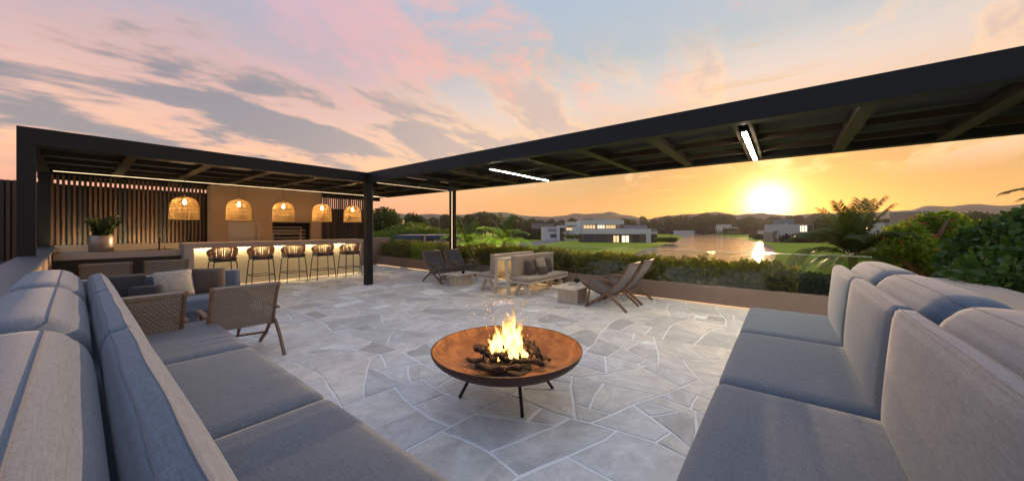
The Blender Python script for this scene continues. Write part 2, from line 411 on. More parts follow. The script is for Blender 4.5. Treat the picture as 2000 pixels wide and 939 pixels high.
# ------------------------------------------------------------------ object helpers
def link(o, parent=None):
    COL.objects.link(o)
    if parent is not None: o.parent = parent
    return o
def tag(o, label=None, cat=None, group=None, kind=None):
    if label: o['label'] = label
    if cat: o['category'] = cat
    if group: o['group'] = group
    if kind: o['kind'] = kind
    return o
def thing(name, label, cat, loc=(0, 0, 0), rz=0.0, group=None):
    o = D.objects.new(name, None); o.empty_display_size = .1
    link(o); o.location = loc; o.rotation_euler = (0, 0, rz)
    return tag(o, label, cat, group)
def mesh_bm(name, bm, smooth=False):
    me = D.meshes.new(name); bm.normal_update(); bm.to_mesh(me); bm.free()
    if smooth: me.shade_smooth()
    return me
def obj(name, bm, m, parent=None, loc=(0, 0, 0), rot=(0, 0, 0), smooth=False, bevel=0.0, kind=None):
    me = bm if isinstance(bm, bpy.types.Mesh) else mesh_bm(name, bm, smooth)
    if m is not None and not me.materials: me.materials.append(M[m] if isinstance(m, str) else m)
    o = D.objects.new(name, me); link(o, parent); o.location = loc; o.rotation_euler = rot
    if bevel:
        b = o.modifiers.new('bevel', 'BEVEL'); b.width = bevel; b.segments = 2; b.limit_method = 'ANGLE'; b.angle_limit = rad(40)
        b.harden_normals = False
    if kind: o['kind'] = kind
    return o
def box(bm, x0, y0, z0, x1, y1, z1):
    v = [bm.verts.new(p) for p in ((x0, y0, z0), (x1, y0, z0), (x1, y1, z0), (x0, y1, z0), (x0, y0, z1), (x1, y0, z1), (x1, y1, z1), (x0, y1, z1))]
    for f in ((3, 2, 1, 0), (4, 5, 6, 7), (0, 1, 5, 4), (1, 2, 6, 5), (2, 3, 7, 6), (3, 0, 4, 7)): bm.faces.new([v[i] for i in f])
    return bm
def B(*a): return box(bmesh.new(), *a)
def tube(bm, pts, r, n=8, cap=True, flat=1.0):
    pts = [Vector(p) for p in pts]; rs = r if isinstance(r, (list, tuple)) else [r] * len(pts)
    rings = []; up = None
    for i, p in enumerate(pts):
        d = (pts[min(i + 1, len(pts) - 1)] - pts[max(i - 1, 0)]).normalized()
        if up is None:
            up = Vector((0, 0, 1)) if abs(d.z) < .9 else Vector((1, 0, 0))
        s = d.cross(up).normalized(); up = s.cross(d).normalized()
        rings.append([bm.verts.new(p + (s * math.cos(2 * math.pi * k / n) + up * math.sin(2 * math.pi * k / n) * flat) * rs[i]) for k in range(n)])
    for a, b in zip(rings, rings[1:]):
        for k in range(n): bm.faces.new((a[k], a[(k + 1) % n], b[(k + 1) % n], b[k]))
    if cap:
        bm.faces.new(rings[0][::-1]); bm.faces.new(rings[-1])
    return bm
def T(pts, r, n=8, **k): return tube(bmesh.new(), pts, r, n, **k)
def bar(bm, a, b, w, h, side=None):
    """rectangular bar from a to b, w across 'side', h along the other normal"""
    a = Vector(a); b = Vector(b); d = (b - a).normalized()
    s = Vector(side).normalized() if side else (d.cross(Vector((0, 0, 1))) if abs(d.z) < .95 else Vector((1, 0, 0))).normalized()
    u = s.cross(d).normalized()
    v = [bm.verts.new(p + s * i * w / 2 + u * j * h / 2) for p in (a, b) for i, j in ((-1, -1), (1, -1), (1, 1), (-1, 1))]
    for f in ((3, 2, 1, 0), (4, 5, 6, 7), (0, 1, 5, 4), (1, 2, 6, 5), (2, 3, 7, 6), (3, 0, 4, 7)): bm.faces.new([v[i] for i in f])
    return bm
def sweep_rect(bm, pts, w, h, side):
    """curved flat bar through pts, 'side' is the constant width axis"""
    pts = [Vector(p) for p in pts]; s = Vector(side).normalized(); rings = []
    for i, p in enumerate(pts):
        d = (pts[min(i + 1, len(pts) - 1)] - pts[max(i - 1, 0)]).normalized(); u = s.cross(d).normalized()
        rings.append([bm.verts.new(p + s * a * w / 2 + u * b * h / 2) for a, b in ((-1, -1), (1, -1), (1, 1), (-1, 1))])
    for a, b in zip(rings, rings[1:]):
        for k in range(4): bm.faces.new((a[k], a[(k + 1) % 4], b[(k + 1) % 4], b[k]))
    bm.faces.new(rings[0][::-1]); bm.faces.new(rings[-1])
    return bm
def lathe(bm, prof, n=32, close=False):
    rings = []
    for r, z in prof:
        if r < 1e-5: rings.append([bm.verts.new((0, 0, z))])
        else: rings.append([bm.verts.new((r * math.cos(2 * math.pi * k / n), r * math.sin(2 * math.pi * k / n), z)) for k in range(n)])
    for a, b in zip(rings, rings[1:]):
        for k in range(n):
            q = [a[k % len(a)], a[(k + 1) % n % len(a)], b[(k + 1) % n % len(b)], b[k % len(b)]]
            q = list(dict.fromkeys(q))
            if len(q) > 2: bm.faces.new(q)
    return bm
def soft_box(sx, sy, sz, r=.06, bulge=(0, 0, 0), res=12, wrinkle=0.0, seed=0, pinch=0.0):
    """upholstered block centred on the origin: rounded edges, crowned faces, shallow creases"""
    bm = bmesh.new(); bmesh.ops.create_cube(bm, size=2.0)
    bmesh.ops.subdivide_edges(bm, edges=bm.edges[:], cuts=res, use_grid_fill=True)
    h = Vector((sx / 2, sy / 2, sz / 2))
    rr = [min(r, h[i] * .98) for i in range(3)]
    for v in bm.verts:
        c = v.co.copy()
        def rm(t):  # concentrate rows towards the edges
            return math.copysign(abs(t) ** .6, t)
        q = Vector([rm(c[i]) * h[i] for i in range(3)])
        inner = Vector([max(-h[i] + rr[i], min(h[i] - rr[i], q[i])) for i in range(3)])
        d = q - inner
        if d.length > 1e-6:
            e = Vector([d[i] / rr[i] for i in range(3)]); m = max(abs(e[0]), abs(e[1]), abs(e[2]))
            e = e.normalized() * m if e.length > 0 else e
            q = inner + Vector([e[i] * rr[i] for i in range(3)])
        for i in range(3):
            j, k = (i + 1) % 3, (i + 2) % 3
            w = max(0, 1 - c[j] ** 2) * max(0, 1 - c[k] ** 2)
            if abs(c[i]) > .999: q[i] += math.copysign(bulge[i] * w ** .6, c[i])
        if pinch:
            w = (abs(c[0]) ** 4) * (abs(c[2]) ** 4); q[0] += math.copysign(pinch * w, c[0]); q[2] += math.copysign(pinch * w, c[2])
        if wrinkle:
            n = mnoise.noise(Vector((q.x * 5 + seed * 3.1, q.y * 5, q.z * 5))) + .6 * mnoise.noise(Vector((q.x * 13 + seed, q.y * 13, q.z * 13)))
            q += q.normalized() * n * wrinkle
        v.co = q
    return bm
from mathutils.bvhtree import BVHTree
def bvh(bm): return BVHTree.FromBMesh(bm)
def onto(tree, path, lift=0.0):
    out = []
    for x, y in path:
        h = tree.ray_cast(Vector((x, y, 3)), Vector((0, 0, -1)))
        if h[0] is not None: out.append(h[0] + Vector((0, 0, lift)))
    return out
def copy_tree(o, parent=None):
    c = o.copy(); COL.objects.link(c)
    if parent is not None: c.parent = parent
    for ch in list(o.children): copy_tree(ch, c)
    return c
def dup(o, loc, rz=None, label=None):
    c = copy_tree(o); c.location = loc
    if rz is not None: c.rotation_euler = (0, 0, rz)
    if label: c['label'] = label
    return c
def mesh_np(name, verts, faces_n, idx, m, smooth=False):
    """fast mesh: verts (n,3), idx flat vertex indices, faces_n verts per face"""
    me = D.meshes.new(name); nv = len(verts); nf = len(idx) // faces_n
    me.vertices.add(nv); me.vertices.foreach_set('co', np.asarray(verts, np.float32).ravel())
    me.loops.add(nf * faces_n); me.loops.foreach_set('vertex_index', np.asarray(idx, np.int32))
    me.polygons.add(nf); me.polygons.foreach_set('loop_start', np.arange(0, nf * faces_n, faces_n, dtype=np.int32))
    me.update(calc_edges=True); me.validate()
    if m: me.materials.append(M[m])
    return me
def leaves(name, pts, m, size=(.05, .025), outward=None, jitter=1.0, droop=0.0, seed=1, sizevar=.4):
    """one leaf (folded diamond, 4 triangles' worth) per point, random lean"""
    g = np.random.default_rng(seed); pts = np.asarray(pts, float); n = len(pts)
    d = g.normal(size=(n, 3)) * jitter
    if outward is not None: d = d + outward
    d[:, 2] -= droop
    d /= np.linalg.norm(d, axis=1)[:, None] + 1e-9
    a = g.normal(size=(n, 3)); s = np.cross(d, a); s /= np.linalg.norm(s, axis=1)[:, None] + 1e-9
    nn = np.cross(s, d)
    k = (1 + sizevar * (g.random(n) * 2 - 1))[:, None]
    L = size[0] * k; W = size[1] * k
    v = np.empty((n, 6, 3))
    v[:, 0] = pts; v[:, 1] = pts + d * L * .38 + s * W - nn * W * .25; v[:, 2] = pts + d * L * .75 + s * W * .75 - nn * W * .2
    v[:, 3] = pts + d * L - nn * L * .12; v[:, 4] = pts + d * L * .75 - s * W * .75 - nn * W * .2; v[:, 5] = pts + d * L * .38 - s * W - nn * W * .25
    base = (np.arange(n) * 6)[:, None]
    f = np.concatenate([base + np.array([0, 1, 2, 3]), base + np.array([0, 3, 4, 5])], 1).ravel()
    return mesh_np(name, v.reshape(-1, 3), 4, f, m)
def at(u, d, z=0.0):
    """ground position seen at image column u (0..2000), d metres ahead of the camera"""
    s = (u - 1000) / 672 * d
    return Vector((FW[0] * d + RT[0] * s, FW[1] * d + RT[1] * s, z))
def gpt(u, v, z):
    return at(u, (EYE - z) * 672 / (v - 446.5), z)
GZ = -3.3

# ================================================================== terrace floor
def paving():
    fl = obj('terrace_floor', B(-.28, -2.6, -.25, 7.62, 13.2, -.007), 'grout', kind='structure')
    g = random.Random(11)
    cells = []
    def area(p): return abs(sum(p[i][0] * p[(i + 1) % len(p)][1] - p[(i + 1) % len(p)][0] * p[i][1] for i in range(len(p)))) / 2
    def cut(p, c, n):
        a, b = [], []
        for i in range(len(p)):
            q, r = p[i], p[(i + 1) % len(p)]
            dq = (q[0] - c[0]) * n[0] + (q[1] - c[1]) * n[1]; dr = (r[0] - c[0]) * n[0] + (r[1] - c[1]) * n[1]
            (a if dq >= 0 else b).append(q)
            if dq * dr < 0:
                t = dq / (dq - dr); m = (q[0] + (r[0] - q[0]) * t, q[1] + (r[1] - q[1]) * t); a.append(m); b.append(m)
        return a, b
    def split(p, target, depth=0):
        if area(p) < target or depth > 14: cells.append(p); return
        cx = sum(q[0] for q in p) / len(p); cy = sum(q[1] for q in p) / len(p)
        xx = sum((q[0] - cx) ** 2 for q in p); yy = sum((q[1] - cy) ** 2 for q in p); xy = sum((q[0] - cx) * (q[1] - cy) for q in p)
        L = math.sqrt(max(xx, yy) / len(p)) * .55
        def comp(q):
            per = sum(math.hypot(q[i][0] - q[i - 1][0], q[i][1] - q[i - 1][1]) for i in range(len(q)))
            return 12.57 * area(q) / per ** 2
        best = None; th0 = .5 * math.atan2(2 * xy, xx - yy)
        for k in range(9):
            th = th0 + g.gauss(0, .40); o = g.uniform(-1, 1) * L
            a, b = cut(p, (cx + math.cos(th) * o, cy + math.sin(th) * o), (math.cos(th), math.sin(th)))
            if len(a) < 3 or len(b) < 3 or min(area(a), area(b)) < .022: continue
            q = min(comp(a), comp(b)) * g.uniform(.85, 1.15)
            if len(a) == 3 or len(b) == 3: q *= .72
            if best is None or q > best[0]: best = (q, a, b)
        if best is None: cells.append(p); return
        a, b = best[1:]
        for q in (a, b): split(q, max(.045, g.lognormvariate(math.log(.23), .62)), depth + 1)
    # irregular starting pieces so that no long straight seam crosses the terrace
    for ix in range(3):
        for iy in range(6):
            split([(-.2 + 2.57 * ix, -.6 + 2.56 * iy), (-.2 + 2.57 * (ix + 1), -.6 + 2.56 * iy), (-.2 + 2.57 * (ix + 1), -.6 + 2.56 * (iy + 1)), (-.2 + 2.57 * ix, -.6 + 2.56 * (iy + 1))], .5)
    def warp(x, y):
        q = Vector((x * .75, y * .75, 3.3)); e = Vector((x * 3.0, y * 3.0, 9.1))
        return (x + .30 * mnoise.noise(q) + .030 * mnoise.noise(e), y + .30 * mnoise.noise(q + Vector((31, 7, 0))) + .030 * mnoise.noise(e + Vector((5, 17, 0))))
    stones = []
    for p in cells:
        cx = sum(q[0] for q in p) / len(p); cy = sum(q[1] for q in p) / len(p)
        if cx < .42 and cy < 5.0: continue
        if cy < -.05: continue
        if cy > 10.95 and cx < 5.6: continue
        pts = []
        for i in range(len(p)):
            q, r = p[i], p[(i + 1) % len(p)]; L = math.hypot(r[0] - q[0], r[1] - q[1]); k = max(1, int(L / .17))
            for j in range(k): pts.append(warp(q[0] + (r[0] - q[0]) * j / k, q[1] + (r[1] - q[1]) * j / k))
        if sum(pts[i][0] * pts[(i + 1) % len(pts)][1] - pts[(i + 1) % len(pts)][0] * pts[i][1] for i in range(len(pts))) < 0: pts.reverse()
        stones.append(pts)
    def inset(pts, w):
        out = []
        for i in range(len(pts)):
            a, b, c = Vector(pts[i - 1]), Vector(pts[i]), Vector(pts[(i + 1) % len(pts)])
            n1 = Vector((-(b - a).y, (b - a).x)).normalized(); n2 = Vector((-(c - b).y, (c - b).x)).normalized()
            m = (n1 + n2); k = m.length_squared
            m = m * (2 / k) if k > .5 else m
            if m.length > 1.9: m = m.normalized() * 1.9
            out.append(b + m * w)
        return out
    def build(bm, pts, ox, oy):
        w = g.uniform(.006, .0135); back = sum(q[1] for q in pts) / len(pts) > 10.9
        lo = inset(pts, w); hi = inset(pts, w + .005)
        tx, ty, h = g.gauss(0, .0016), g.gauss(0, .0016), g.uniform(-.0025, .0015)
        cl = lambda q: (max(5.87 if back else -.27, min(7.49, q.x)), min(13.02 if (back or q.x > 5.9) else 10.88, q.y))
        lo = [cl(q) for q in lo]; hi = [cl(q) for q in hi]
        f = lambda q, z: (q[0] - ox, q[1] - oy, z)
        a = [bm.verts.new(f(q, -.016)) for q in lo]
        b = [bm.verts.new(f(q, -.004 + h)) for q in lo]
        c = [bm.verts.new(f(q, h + tx * (q[0] - ox) + ty * (q[1] - oy))) for q in hi]
        n = len(a)
        for r, s in ((a, b), (b, c)):
            for i in range(n): bm.faces.new((r[i], r[(i + 1) % n], s[(i + 1) % n], s[i]))
        bm.faces.new(c)
    def show(pts):
        cx = sum(q[0] for q in pts) / len(pts); cy = sum(q[1] for q in pts) / len(pts)
        d = FW[0] * cx + FW[1] * cy
        return -1e9 if d < .3 else -area(pts) / d ** 3
    stones = [s for s in stones if min(q[1] for q in s) < 12.9 and min(q[0] for q in s) < 7.4]
    stones.sort(key=show)
    for pts in stones[:300]:
        cx = sum(q[0] for q in pts) / len(pts); cy = sum(q[1] for q in pts) / len(pts)
        bm = bmesh.new(); build(bm, pts, cx, cy)
        obj('paving_stone', bm, 'stone', fl, (cx, cy, 0))
    if len(stones) > 300:
        bm = bmesh.new()
        for pts in stones[300:]: build(bm, pts, 0, 0)
        obj('small_paving_stones', bm, 'stone', fl, kind='stuff')
    print('stones', len(stones))
paving()
obj('building_base', B(-.9, -3.6, GZ - .2, 8.9, 13.5, -.26), 'planter', kind='structure')

# ================================================================== ground, lake, hills
def ground():
    n = 96; rs = [0, 20, 60, 120, 240, 480, 900, 1500, 2600, 4500]
    bm = bmesh.new(); c = bm.verts.new((0, 0, GZ)); prev = None
    for r in rs[1:]:
        ring = [bm.verts.new((r * math.cos(2 * math.pi * k / n), r * math.sin(2 * math.pi * k / n), GZ)) for k in range(n)]
        for k in range(n):
            if prev is None: bm.faces.new((c, ring[k], ring[(k + 1) % n]))
            else: bm.faces.new((prev[k], ring[k], ring[(k + 1) % n], prev[(k + 1) % n]))
        prev = ring
    obj('ground', bm, 'lawn', kind='structure')
    # lake: shore points measured on the photograph's ground plane
    def sheet(name, px, z, m):
        bm = bmesh.new(); P = [gpt(u, v, GZ) for u, v in px]
        Q = []
        for i in range(len(P)):                     # Catmull-Rom round the outline
            a, b, c2, d = P[i - 1], P[i], P[(i + 1) % len(P)], P[(i + 2) % len(P)]
            for k in range(6):
                t = k / 6
                Q.append(.5 * (2 * b + (c2 - a) * t + (2 * a - 5 * b + 4 * c2 - d) * t * t + (3 * b - a - 3 * c2 + d) * t ** 3))
        bm.faces.new([bm.verts.new((p.x, p.y, z)) for p in Q])
        bmesh.ops.triangulate(bm, faces=bm.faces[:])
        o = obj(name, bm, m, kind='structure'); return o
    sheet('lake', [(1262, 487), (1300, 476.5), (1322, 470), (1333, 464.5), (1327, 460.5), (1308, 457.6), (1345, 456.8), (1385, 458.2), (1420, 462), (1457, 468),
                   (1490, 474.5), (1508, 483), (1514, 493), (1508, 510), (1440, 525), (1300, 515), (1240, 498)], GZ + .03, 'water')
    sheet('road', [(985, 478), (1060, 470.5), (1100, 467.5), (1143, 465.6), (1143, 467.5), (1108, 470.6), (1080, 474), (1040, 479.5), (985, 486)], GZ + .02, 'road')
    sheet('far_road', [(1000, 461), (1060, 458.4), (1128, 457.6), (1128, 458.6), (1060, 459.6), (1000, 463)], GZ + .02, 'road')
    # hills: skyline heights read along the horizon, ridge about a kilometre away
    sky = [(-2600, 404), (-1800, 410), (-900, 402), (-300, 410), (200, 405), (500, 412), (640, 409), (751, 417), (771, 415), (807, 419.5), (842, 417), (875, 419), (910, 418.7), (938, 413), (977, 414.7), (1029, 421), (1075, 422.8), (1135, 418), (1177, 415.8),
           (1189, 412.7), (1198, 414), (1213, 420), (1246, 424.7), (1270, 427.7), (1301, 421), (1347, 418), (1398, 413), (1439, 419), (1487, 415.5), (1540, 420),
           (1580, 417), (1640, 416), (1692, 415), (1740, 411.6), (1778, 410), (1803, 403), (1851, 404), (1909, 397), (1947, 401.6), (2000, 399), (2200, 405), (2700, 398), (3800, 406), (5200, 400)]
    us = np.array([s[0] for s in sky], float); vs = np.array([s[1] for s in sky], float)
    th = np.arctan((us - 1000) / 672); hh = (446.5 - vs) / 672 * np.cos(th)        # height per metre of true distance
    verts = []; idx = []; NA = 1080; prof = [(700, 0), (760, .22), (820, .5), (880, .78), (940, .94), (1000, 1.0), (1080, .9), (1180, .62), (1320, .3), (1500, 0)]
    for i in range(NA):
        a = -math.pi + 2 * math.pi * i / NA
        h = float(np.interp(a, th, hh)) if th[0] <= a <= th[-1] else hh[0] + (hh[-1] - hh[0]) * (.5 - .5 * math.cos(((a - th[-1]) % (2 * math.pi)) / (2 * math.pi - th[-1] + th[0]) * math.pi)) + .012 * math.sin(a * 7)
        dr = (FW[0] * math.cos(a) + RT[0] * math.sin(a), FW[1] * math.cos(a) + RT[1] * math.sin(a))
        for j, (r, k) in enumerate(prof):
            p = Vector((dr[0] * r, dr[1] * r, 0))
            nz = mnoise.fractal(p / 90, 1.0, 2.0, 5)
            z = EYE + h * 1000 + (0 if j == 5 else nz * 7 * (1 if 0 < j < 9 else 0))
            z = GZ - .5 + (z - GZ) * k + (mnoise.noise(p / 14) * 1.2 if j == 5 else 0)
            verts.append((p.x, p.y, z))
    J = len(prof)
    for i in range(NA):
        i2 = (i + 1) % NA
        for j in range(J - 1): idx += [i * J + j, i2 * J + j, i2 * J + j + 1, i * J + j + 1]
    me = mesh_np('hills', verts, 4, idx, 'hill'); me.shade_smooth()
    o = D.objects.new('hills', me); link(o); o['kind'] = 'structure'
ground()

# ================================================================== pergola
PZ0, PZ1 = 2.645, 2.89
def pergola():
    t = thing('pergola', 'black steel pergola of two wings with dark coffered roof over bar and terrace', 'pergola', (4.7, 8.48, 0))
    O = Vector((4.7, 8.48, 0))
    def p(name, m, *a, bevel=.004):
        a = list(a); a = [a[0] - O.x, a[1] - O.y, a[2], a[3] - O.x, a[4] - O.y, a[5]]
        return obj(name, B(*a), m, t, bevel=bevel)
    # outer frame
    p('beam', 'metal', -.52, 8.40, PZ0, 4.618, 8.56, PZ1)
    p('beam', 'metal', 4.62, -4.6, PZ0, 4.78, 8.56, PZ1)
    p('beam', 'metal', 7.27, -4.6, PZ0 - .003, 7.43, 12.50, PZ1 - .003)
    p('beam', 'metal', -.52, 8.562, PZ0, -.36, 12.50, PZ1)
    p('beam', 'metal', -.52, 12.502, 2.53, 7.43, 12.66, PZ1 - .006)
    p('beam', 'metal', 4.62, 8.562, PZ0 + .02, 4.78, 12.498, PZ1 - .01)
    # posts
    p('post', 'metal', -.52, 8.40, 1.064, -.36, 8.56, PZ0)
    p('post', 'metal', -.50, 12.30, 1.064, -.34, 12.46, PZ0)
    p('post', 'metal', 4.62, 8.40, 0, 4.78, 8.56, PZ0)
    p('post', 'metal', 4.782, 8.46, 0, 4.83, 8.62, PZ0)
    p('post', 'metal', 7.27, 8.10, 0, 7.42, 8.26, PZ0 - .003)
    # right wing: ladders, light channels and panels
    ys = [-.66 + 1.04 * k for k in range(-4, 9)]
    for i, y in enumerate(ys):
        led = (i - 4) in (1, 5, 9) or i in (1,)
        if (i - 4) == 1 or (i - 4) == 5:
            p('cross_beam', 'rafter', 4.782, y - .10, PZ0 + .004, 7.268, y - .05, PZ0 + .12)
            p('cross_beam', 'rafter', 4.782, y + .05, PZ0 + .004, 7.268, y + .10, PZ0 + .12)
            p('light_housing', 'metal', 5.02, y - .034, PZ0 - .02, 7.22, y + .034, PZ0 + .09)
            ww = .026 if i == 5 else .007
            p('light_strip', 'led', 5.05, y - ww, PZ0 - .026, 7.19, y + ww, PZ0 - .0205, bevel=0)
        else: p('cross_beam', 'rafter', 4.782, y - .07, PZ0 + .004, 7.268, y + .07, PZ0 + .12)
    for a, b in zip(ys, ys[1:]):
        for x in (5.80, 6.65): p('purlin', 'rafter', x - .025, a + .102, PZ0 + .010, x + .025, b - .102, PZ0 + .10)
        for x0, x1 in ((4.784, 5.80), (5.806, 6.65), (6.656, 7.266)): p('roof_panel', 'panel', x0, a, PZ1 - .11, x1 - .002, b - .004, PZ1 - .08, bevel=0)
    # light along the return of the corner and down the far post
    p('light_strip', 'ledline', 4.84, 8.287, PZ0 - .008, 7.24, 8.299, PZ0 - .002, bevel=0)
    p('light_strip', 'ledline', 7.258, 8.118, 0.02, 7.268, 8.128, PZ0 - .03, bevel=0)
    p('light_strip', 'ledline', 6.35, 11.78, PZ0 - .03, 7.26, 11.80, PZ0 - .02, bevel=0)
    # left wing
    xs = [-.36] + [.58 + 1.0 * k for k in range(0, 5)] + [5.58, 6.4]
    yy = [8.562, 9.5, 10.45, 11.4, 12.5]
    for x in xs[1:]:
        if abs(x - 4.58) > .05: p('cross_beam', 'rafter', x - .07, 8.562, PZ0 + .004, x + .07, 12.50, PZ0 + .12)
    for y in yy[1:-1]:
        p('purlin', 'rafter', -.358, y - .025, PZ0 + .012, 7.268, y + .025, PZ0 + .10)
    for a, b in zip(xs, xs[1:] + [7.268]):
        for c, d in zip(yy, yy[1:]): p('roof_panel', 'panel', a + .002, c + .002, PZ1 - .11, b - .002, d - .002, PZ1 - .085, bevel=0)
    p('light_strip', 'ledline', -.30, 11.86, PZ0 - .008, 7.0, 11.872, PZ0 + .004, bevel=0)
    return t
pergola()

# ================================================================== bar wing
def parapet():
    t = thing('parapet_wall', 'low beige parapet with dark slate cap running beside the left sofa', 'wall', (-.38, 6, 0))
    obj('wall', B(-.09, -7.5, 0, .09, 6.55, 1.02), 'plaster', t)
    obj('cap', B(-.13, -7.5, 1.021, .13, 6.6, 1.062), 'cap', t, bevel=.004)
    t = thing('side_roof', 'flat slate roof ledge beyond the left parapet', 'roof', (-3.6, 6, 0))
    obj('slab', B(-4, -6, -.26, 2.98, 6.7, .78), 'cap', t)
parapet()

def slat_screen(label, x0, x1, y, z0, z1, pitch, w, backing_top, seed, loc_z=0, dark=.35, back=True):
    t = thing('slat_screen', label, 'screen', ((x0 + x1) / 2, y, 0)); cx = (x0 + x1) / 2
    g = random.Random(seed); n = int((x1 - x0) / pitch)
    shared = {}
    for i in range(n):
        x = x0 + pitch * (i + .5) - cx
        ww = w; dep = g.choice([.03, .045, .06])
        key = (dep, g.random() < dark)
        if key not in shared:
            shared[key] = mesh_bm('slat', B(-ww / 2, -dep, z0, ww / 2, .0, z1)); shared[key].materials.append(M['slat2' if key[1] else 'slat'])
        obj('slat', shared[key], None, t, (x, -.002, 0))
    if back: obj('backing_board', B(x0 - cx, .004, z0, x1 - cx, .03, backing_top), 'backing', t)
    obj('rail', B(x0 - cx, .002, z1 - .03, x1 - cx, .03, z1 - .004), 'backing', t)
    return t
slat_screen('long dark timber slat screen behind the plant pot and sink', -.36, 2.215, 12.36, .9, 2.62, .0745, .042, 2.42, 3)
slat_screen('dark slat screen with open gaps right of the barbecue wall', 5.06, 6.78, 12.36, .9, 2.62, .072, .036, 2.14, 5, dark=.7)
slat_screen('timber slat fence standing beyond the left parapet', -3.9, -.28, 12.75, .75, 2.47, .0745, .05, 2.45, 8)

def barbecue():
    # wall with a real opening
    t = thing('barbecue_wall', 'ochre rendered barbecue wall with steel cabinet and dark grill opening', 'wall', (3.6, 11.95, 0))
    X0, X1 = 2.22 - 3.6, 5.0 - 3.6; ox0, ox1, oz0, oz1 = 3.62 - 3.6, 4.68 - 3.6, .95, 1.64
    bm = bmesh.new()
    for a in ((X0, 0, 0, ox0, .54, 2.62), (ox1, 0, 0, X1, .38, 2.62), (ox0, 0, oz1, ox1, .38, 2.62), (ox0, 0, 0, ox1, .38, oz0)): box(bm, *a)
    bmesh.ops.remove_doubles(bm, verts=bm.verts[:], dist=1e-5)
    obj('wall', bm, 'bbqplaster', t)
    obj('firebox', B(ox0 + .005, .36, oz0, ox1 - .005, .376, oz1), 'black', t)
    bm = bmesh.new(); box(bm, ox0 + .002, .03, oz0 + .002, ox0 + .012, .36, oz1 - .002); box(bm, ox1 - .012, .10, oz0 + .002, ox1 - .002, .36, oz1 - .002); box(bm, ox0 + .012, .03, oz1 - .012, ox1 - .012, .36, oz1 - .002)
    obj('firebox_lining', bm, 'black', t)
    # grill frames: nested skewers and grids
    for k, (x0, x1, z0, z1, y) in enumerate(((ox0 + .02, ox0 + .86, .97, 1.50, .20), (ox0 + .05, ox0 + .80, .97, 1.34, .12))):
        bm = bmesh.new()
        for a in ((x0, y, z1 - .018, x1, y + .02, z1), (x0, y, z0, x0 + .018, y + .02, z1 - .018), (x1 - .018, y, z0, x1, y + .02, z1 - .018)): box(bm, *a)
        obj('grill_frame', bm, 'stainless', t)
    for z in (1.38, 1.27, 1.16, 1.05):
        bm = bmesh.new(); box(bm, ox0 + .015, .06, z, ox0 + .92, .075, z + .022)
        for i in range(16): box(bm, ox0 + .04 + i * .055, .055, z + .022, ox0 + .055 + i * .055, .07, z + .038)
        obj('skewer_rack', bm, 'stainless', t)
    d0, d1 = 2.62 - 3.6, 3.24 - 3.6
    bm = bmesh.new()
    for a in ((d0 - .05, -.022, .9, d0, 0, 1.62), (d1, -.022, .9, d1 + .05, 0, 1.62), (d0, -.022, 1.57, d1, 0, 1.62)): box(bm, *a)
    obj('cabinet_frame', bm, 'stainless', t, bevel=.003)
    dr = obj('cabinet_door', B(d0 + .004, -.016, 1.196, d1 - .07, -.002, 1.566), 'stainless', t, bevel=.003)
    obj('cabinet_door', B(d0 + .004, -.016, .9, d1 - .07, -.002, 1.190), 'stainless', t, bevel=.003)
    obj('handle', B(d1 - .045, -.035, 1.18, d1 - .01, -.016, 1.20), 'black', t)
barbecue()

